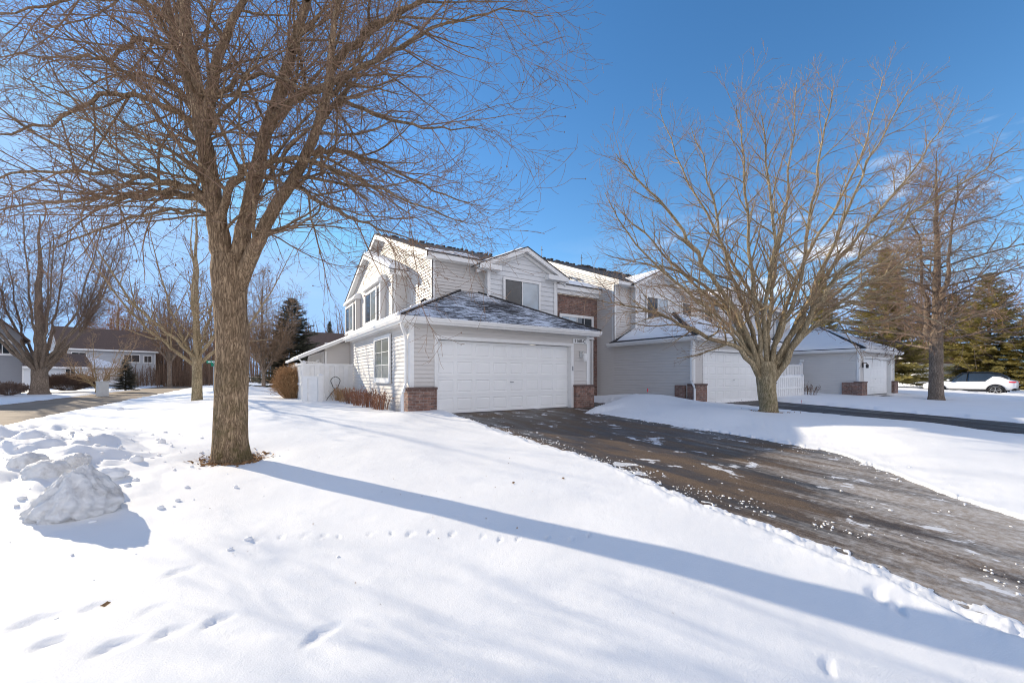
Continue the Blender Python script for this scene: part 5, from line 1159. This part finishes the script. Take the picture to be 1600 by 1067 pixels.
x_, y_ = XYat(14, 30); shrub('hedge', 'dark low bush before the grey house at the left edge', (x_, y_, -.25), 2.0, 1.0, 160, 'twig_dark', 93, dome=True, rmin=.009, cat='shrub')
# ------------------------------------------------------------------ leaf litter and chunks
def litter(name, label, cx, cy, r, n, seed, size=.028, hole=.3):
    rs = np.random.RandomState(seed); V = []; T = []
    for i in range(n):
        a = rs.rand()*6.28; d = hole+abs(rs.randn())*r; x = cx+math.cos(a)*d; y = cy+math.sin(a)*d; z = float(snow_height(np.array([x]), np.array([y]))[0])+.006+rs.rand()*.012
        u = norm(rs.randn(3)*[1, 1, .3]); v = norm(np.cross(u, rs.randn(3)*[.3, .3, 1])); s = size*(.5+rs.rand()); p = np.array([x, y, z]); k = len(V); V += [p-u*s, p+v*s*.5+[0, 0, .004], p+u*s, p-v*s*.5]; T += [(k, k+1, k+2), (k, k+2, k+3)]
    return tag(put(name, mesh_np(name, np.array(V), None, T), M['leaf']), label, 'leaves', kind='stuff')
litter('leaf_litter', 'ring of dry brown leaves at the foot of the big maple', TREE1[0], TREE1[1], .13, 520, 4, hole=.21)
litter('leaf_litter', 'scattered bark and leaf bits at the foot of the spreading tree', TREE2[0], TREE2[1], .2, 120, 5, hole=.27)
def lump(name, label, loc, size, seed, mat='dirty_snow', det=5, rough=.28, group=None, sq=(1, 1, 1), cone=0.0):
    import bmesh
    bm = bmesh.new(); bmesh.ops.create_icosphere(bm, subdivisions=det, radius=1)
    C = np.array([v.co for v in bm.verts])
    n = fbm(C[:, 0]*1.5+C[:, 2]*.9+seed, C[:, 1]*1.5-C[:, 2]*.7, 5, seed, .68); rd = 1-np.abs(fbm(C[:, 0]*1.9-C[:, 2], C[:, 1]*1.9+C[:, 2]*1.2+seed, 4, seed+5))
    for v, a, b in zip(bm.verts, n, rd): v.co *= 1+rough*a*1.3+rough*(b-.7)*.9+.05*abs(float(perlin(v.co.x*5+v.co.z*3, v.co.y*5-v.co.z*2, 3)))+.02*float(perlin(v.co.x*13+v.co.z*7, v.co.y*13, 4)); tp = 1-cone*max(0, min(1, (v.co.z+.5)/1.5)); v.co = Vector((v.co.x*size[0]*tp+cone*.10*size[0]*v.co.z, v.co.y*size[1]*tp, max(v.co.z, -.6)*size[2]))
    me = bpy.data.meshes.new(name); bm.to_mesh(me); bm.free()
    for p in me.polygons: p.use_smooth = True
    o = put(name, me, M[mat]); o.location = loc; return tag(o, label, 'snow', group)
def chunk_at(px, py, w, h, label, seed, **k):
    Ds = np.linspace(1.5, 30, 3000); pp = np.array([XYat(px, D) for D in Ds]); zz = snow_height(pp[:, 0], pp[:, 1]); ray = CAM_Z+(588-py)/630*Ds
    k0 = int(np.argmax(ray <= zz)); x_, y_ = pp[k0]; z = float(zz[k0])
    o = lump('snow_chunk', label, (x_, y_, z+h*(.30 if seed == 3 else .10)), (w*.5, w*.42, h*.62), seed, group='chunks of ploughed snow', **k); return o
chunk_at(120, 800, .60, .40, 'largest dirty grey snow block at the front of the heap', 3, rough=.36, cone=.55)
chunk_at(172, 770, .16, .13, 'small translucent snow chunk leaning on the right of the large block', 6, det=3)
chunk_at(213, 720, .13, .10, 'squarish snow chunk on the right shoulder of the heap', 7, det=3, mat='snow')
chunk_at(45, 728, .30, .20, 'angular snow block high on the heap, left one', 8, det=4)
chunk_at(75, 742, .34, .22, 'rounder snow block high on the heap beside the angular one', 9, det=4)
chunk_at(120, 725, .22, .16, 'jagged snow chunk on the crest of the heap', 10, det=4)
chunk_at(160, 745, .4, .13, 'flat snow slab on the heap behind the large block', 14, det=4, mat='snow')
chunk_at(253, 692, .09, .09, 'lone snowball on the smooth snow left of the big trunk', 11, mat='snow', det=3)
chunk_at(188, 640, .2, .14, 'single lump on the lawn near the street', 12, mat='snow', det=3)
def crumbs(name, label, pts, smin, smax, seed, mat):
    import bmesh
    rs = np.random.RandomState(seed); bm = bmesh.new(); bmesh.ops.create_icosphere(bm, subdivisions=2, radius=1); U = np.array([v.co for v in bm.verts]); F = np.array([[v.index for v in f.verts] for f in bm.faces]); bm.free()
    P = np.array(pts); z = np.maximum(snow_height(P[:, 0], P[:, 1]), g(P[:, 0], P[:, 1])); k = len(P); sz = smin+(smax-smin)*rs.rand(k)**3.0
    V = (U[None]*(0.70+0.5*rs.rand(k, len(U), 1)))*sz[:, None, None]*(0.7+.6*rs.rand(k, 1, 3))*[1, 1, .65]; V += np.stack([P[:, 0], P[:, 1], z+sz*.25], -1)[:, None, :]
    T = (F[None]+(np.arange(k)*len(U))[:, None, None]).reshape(-1, 3)
    return tag(put(name, mesh_np(name, V.reshape(-1, 3), None, T), M[mat]), label, 'snow crumbs', kind='stuff')
rc = np.random.RandomState(8); cp = []
while len(cp) < 900:
    y = rc.uniform(-.5, 9.5); x = 4.75+rc.randn()*.22+.05 if rc.rand() < .7 else 9.2-2.4*float(sst(-y, -3.6, -.2))+rc.randn()*.35
    if float(perlin(x*1.3, y*1.3, 91)) > -.05: cp.append((x, y))
for i in range(60): cp.append((rc.uniform(5.2, 9), rc.uniform(-.5, 4.5)**1.0))
crumbs('snow_crumbs', 'small crumbs of snow and ice along the edges of the near driveway', cp, .004, .017, 9, 'snow')
hp = []
while len(hp) < 300:
    x, y = -3.0+rc.randn()*1.0+.9, 7.6+rc.randn()*1.7
    hp.append((x-.33*(y-7.6), y))
crumbs('snow_crumbs', 'loose snow crumbs scattered round the ploughed heap at left', hp, .005, .035, 10, 'snow')
litter('leaf_litter', 'sparse specks of leaf and twig on the open snow', 1.5, 4.0, 2.0, 60, 14, size=.007, hole=.1)
# ------------------------------------------------------------------ small things
def flag(label, px, py):
    D = 630*(CAM_Z+.02)/(py-588); x_, y_ = XYat(px, D); z = float(snow_height(np.array([x_]), np.array([y_]))[0]); T = empty('marker_flag', (x_, y_, z), label, 'marker flag', 'red marker flags')
    m = MB(); m.tube([(0, 0, -.05), (0, 0, .26)], .004, 5); m.build('stake', M['grey_metal'], T)
    m = MB(); m.slab([(0, -.002, .25), (.10, .02, .23), (.11, .03, .13), (.05, .01, .10), (0, -.002, .14)], .004)
    n = len(m.v); m.build('flag', M['red'], T); return T
flag('red marker flag in the snow mound beside the near driveway', 1011, 632); flag('red marker flag near the white fence beyond the second driveway', 1252, 628)
# utility box, street sign, hook, hose
x_, y_ = XYat(160, 32); ub = empty('utility_box', (x_, y_, -.28), 'pale green-grey utility box on the snow across the street', 'utility box', rz=.5)
m = MB(); m.box(-.30, .30, -.28, .28, -.2, .92); m.build('cabinet', M['ltgrey'], ub, bevel=.02); m = MB(); m.box(-.33, .33, -.31, .31, .921, 1.0); m.build('lid', M['ltgrey'], ub, bevel=.02)
x_, y_ = XYat(334, 27); ss = empty('street_sign', (x_, y_, -.3), 'green street-name sign on a grey post between the two lawn trees', 'street sign', rz=-.35)
m = MB(); m.box(-.03, .03, -.02, .02, -.2, 2.45); m.build('post', M['grey_metal'], ss)
m = MB(); m.box(-.42, .42, -.006, .006, 2.28, 2.46); sb = m.build('sign_blade', M['green'], ss); m = MB()
for a_, b_ in ((-.34, -.18), (-.12, .08), (.15, .33)): m.box(a_, b_, -.009, -.0065, 2.34, 2.41)
m.build('lettering', M['trim'], sb); m = MB(); m.box(-.006, .006, -.36, .36, 2.08, 2.26); m.build('sign_blade', M['green'], ss)
m = MB(); m.tube([(0, 0, 0), (0, 0, 1.35), (0.0, -.05, 1.5), (0, -.2, 1.55), (0, -.32, 1.45), (0, -.34, 1.3)], .012, 6); o = m.build('shepherd_hook', M['dark'], None, True); o.location = (28.6, 12.1, .05); tag(o, 'thin dark shepherd hook standing against the grey garage wall', 'garden hook')
m = MB(); hp = [(math.cos(t)*.16*(1+.2*math.sin(3*t)), 0, .75+math.sin(t)*.24) for t in np.linspace(0, 11, 40)]; m.tube(hp+[(-.1, 0, .4), (-.3, 0, .12), (-.34, 0, .02)], .013, 5)
o = m.build('garden_hose', M['dark'], None, True); o.location = (2.95, 17.55, .1); tag(o, 'dark garden hose looped against the cream fence', 'garden hose')
for (px, py, lb) in ((165, 946, 'dry brown leaf lying on the snow at lower left'), (802, 755, 'dry brown leaf on the snow above the trunk shadow'), (880, 748, 'tiny dry leaf on the snow near the driveway edge')):
    z = -.2
    for _ in range(12): D = 630*(CAM_Z-z)/(py-588); x_, y_ = XYat(px, D); z = float(snow_height(np.array([x_]), np.array([y_]))[0])
    m = MB(); m.slab([(-.022, -.008, .012), (0, -.016, .004), (.022, 0, .014), (.004, .014, .02), (-.014, .01, .008)], .002); o = m.build('fallen_leaf', M['leaf']); o.location = (x_, y_, z); tag(o, lb, 'leaf', 'single fallen leaves')
# ------------------------------------------------------------------ parked car
def car():
    x_, y_ = 44.6, 6.5; C = empty('parked_car', (x_, y_, -.24), 'white crossover with black roof and black wheel arches parked before the spruces', 'car')
    # side outline in (u along length, z); u=0 rear, 4.6 front; sections across width
    import bmesh
    paint = M['car_white']; L = 4.6
    us =   [0.0, .05, .25, .55, .9, 1.4, 2.0, 2.6, 3.0, 3.35, 3.7, 4.1, 4.4, 4.55, 4.6]
    ztop = [.98, 1.05, 1.10, 1.12, 1.08, 1.05, 1.03, 1.02, 1.01, 1.0, .97, .93, .86, .76, .60]
    zbot = [.52, .42, .36, .34, .34, .32, .32, .32, .32, .32, .34, .34, .36, .40, .46]
    wid  = [.78, .84, .89, .92, .925, .92, .92, .92, .92, .92, .91, .88, .82, .72, .62]
    V = []; F = []
    for u, zt_, zb_, w_ in zip(us, ztop, zbot, wid):
        y0 = u-2.3
        ring = [(-w_*.86, zb_), (-w_*.98, zb_+.08), (-w_, zb_+(zt_-zb_)*.55), (-w_*.97, zt_-.06), (-w_*.88, zt_), (w_*.88, zt_), (w_*.97, zt_-.06), (w_, zb_+(zt_-zb_)*.55), (w_*.98, zb_+.08), (w_*.86, zb_)]
        V += [(a, y0, b) for a, b in ring]
    k = 10
    for i in range(len(us)-1):
        for j in range(k): j2 = (j+1) % k; F.append((i*k+j, (i+1)*k+j, (i+1)*k+j2, i*k+j2))
    F.append(tuple(range(k))); F.append(tuple(reversed([(len(us)-1)*k+j for j in range(k)])))
    b = MB(); b.v = V; b.f = F; bo = b.build('body', paint, C, True); ms = bo.modifiers.new('s', 'SUBSURF'); ms.levels = ms.render_levels = 1
    # glasshouse
    cu_ = [.35, .75, 1.2, 2.0, 2.55, 3.3]; ct = [1.22, 1.52, 1.62, 1.64, 1.58, 1.04]; cw = [.66, .66, .67, .68, .67, .74]
    def cabin(z_lo, off, us_, mat, name, parent):
        m = MB(); n = 0
        for u, zt_, w_ in us_:
            m.v += [(-.86, u-2.3, z_lo), (-w_-off, u-2.3, zt_-.05), (-w_+.1, u-2.3, zt_+off), (w_-.1, u-2.3, zt_+off), (w_+off, u-2.3, zt_-.05), (.86, u-2.3, z_lo)]
        for i in range(len(us_)-1):
            for j in range(5): m.f.append((i*6+j, (i+1)*6+j, (i+1)*6+j+1, i*6+j+1))
        m.f.append(tuple(range(6))); m.f.append(tuple(reversed([(len(us_)-1)*6+j for j in range(6)]))); return m.build(name, mat, parent, True)
    cabin(.98, 0, list(zip(cu_, ct, cw)), M['glass'], 'window', C)
    m = MB()
    rf = [(.35, 1.24, .66), (.75, 1.54, .66), (1.2, 1.64, .67), (2.0, 1.66, .68), (2.5, 1.60, .67)]
    for u, z, w_ in rf: m.v += [(-w_-.02, u-2.3, z-.06), (-w_+.06, u-2.3, z+.01), (0, u-2.3, z+.03), (w_-.06, u-2.3, z+.01), (w_+.02, u-2.3, z-.06)]
    for i in range(len(rf)-1):
        for j in range(4): m.f.append((i*5+j, (i+1)*5+j, (i+1)*5+j+1, i*5+j+1))
    m.build('roof', M['car_black'], C, True)
    for s_ in (-1, 1):
        m = MB()                                        # white rear quarter (fastback flank) and pillars
        X = lambda z: s_*(.885-(z-1.0)*.36+.012)
        m.v = [(X(1.0), -2.18, 1.0), (X(1.06), -1.75, 1.12), (X(1.0), -.95, 1.0), (X(1.34), -1.28, 1.34), (X(1.3), -1.62, 1.30)]; m.f = [(0, 2, 3, 4, 1)]
        m.f = [(0, 2, 3, 4)]; m.build('rear_quarter', M['car_white'], C)
        m = MB(); m.tube([(X(1.02), 1.02, 1.02), (s_*.70, .22, 1.54)], .028, 6); m.tube([(X(1.02), -.05, 1.0), (s_*.70, -.08, 1.58)], .022, 6); m.build('pillar', M['car_black'], C)
        m = MB(); m.box(min(s_*.90, s_*1.06), max(s_*.90, s_*1.06), .78, .92, 1.0, 1.13); m.build('mirror', M['car_white'], C, bevel=.03)
        m = MB(); m.box(min(s_*.86, s_*.93), max(s_*.86, s_*.93), -1.6, 1.75, .27, .40); m.build('sill', M['car_black'], C, bevel=.02)
        m = MB(); m.box(min(s_*.60, s_*.88), max(s_*.60, s_*.88), -2.31, -2.0, .90, .99); m.build('taillight', M['red'], C, bevel=.02)
        m = MB(); m.box(min(s_*.50, s_*.80), max(s_*.50, s_*.80), 1.98, 2.2, .72, .80); m.build('headlight', M['trim'], C, bevel=.02)
        for yy in (-1.42, 1.40):
            m = MB(); N = 22; r0_, r1_ = .36, .455         # black arch ring
            for i in range(N+1):
                a = PI*(-.08+1.16*i/N); m.v += [(s_*.80, yy+math.cos(a)*r1_, .34+math.sin(a)*r1_), (s_*.945, yy+math.cos(a)*r1_, .34+math.sin(a)*r1_), (s_*.945, yy+math.cos(a)*r0_, .34+math.sin(a)*r0_), (s_*.80, yy+math.cos(a)*r0_, .34+math.sin(a)*r0_)]
            for i in range(N):
                for j in range(4): j2 = (j+1) % 4; m.f.append((i*4+j, i*4+j2, (i+1)*4+j2, (i+1)*4+j))
            m.build('wheel_arch', M['car_black'], C)
            m = MB(); m.tube([(s_*.955-s_*.27, yy, .34), (s_*.955-s_*.25, yy, .34), (s_*.955-s_*.03, yy, .34), (s_*.955, yy, .34)], [.31, .345, .345, .32], 28)
            wh = m.build('wheel', M['tyre'], C); m = MB()
            m.tube([(s_*.957, yy, .34), (s_*.962, yy, .34)], [.06, .05], 12)
            for q_ in range(5):
                a = q_*2*PI/5+.3; ca, sa = math.cos(a), math.sin(a); 
                for e_ in (-.10, .10):
                    m.tube([(s_*.965, yy+ca*.04, .34+sa*.04), (s_*.962, yy+math.cos(a+e_)*.245, .34+math.sin(a+e_)*.245)], .017, 5)
            m.tube([(s_*.955, yy+math.cos(t)*.25, .34+math.sin(t)*.25) for t in np.linspace(0, 2*PI, 25)], .014, 5); m.build('rim', M['grey_metal'], wh)
    m = MB(); m.box(-.80, .80, -2.33, -2.1, .34, .52); m.build('bumper', M['car_black'], C, bevel=.04)
    m = MB(); m.box(-.55, .55, 2.2, 2.31, .42, .66); m.build('grille', M['car_black'], C, bevel=.03)
    for s_ in (-.85, .85):
        m = MB(); m.box(min(s_, s_*.95), max(s_, s_*.95), -.35, -.15, .86, .885); m.box(min(s_, s_*.95), max(s_, s_*.95), .62, .82, .86, .885)
M['car_white'] = m_simple('car_white_paint', (0.78, 0.79, 0.80), 0.18, .02, 2, .5); M['car_black'] = m_simple('black_plastic', (.012, .012, .013), .25, .1); M['tyre'] = m_simple('tyre_rubber', (.015, .015, .016), .8, .1)
car()
print('objects', len(bpy.data.objects), 'polys', sum(len(m.polygons) for m in bpy.data.meshes))
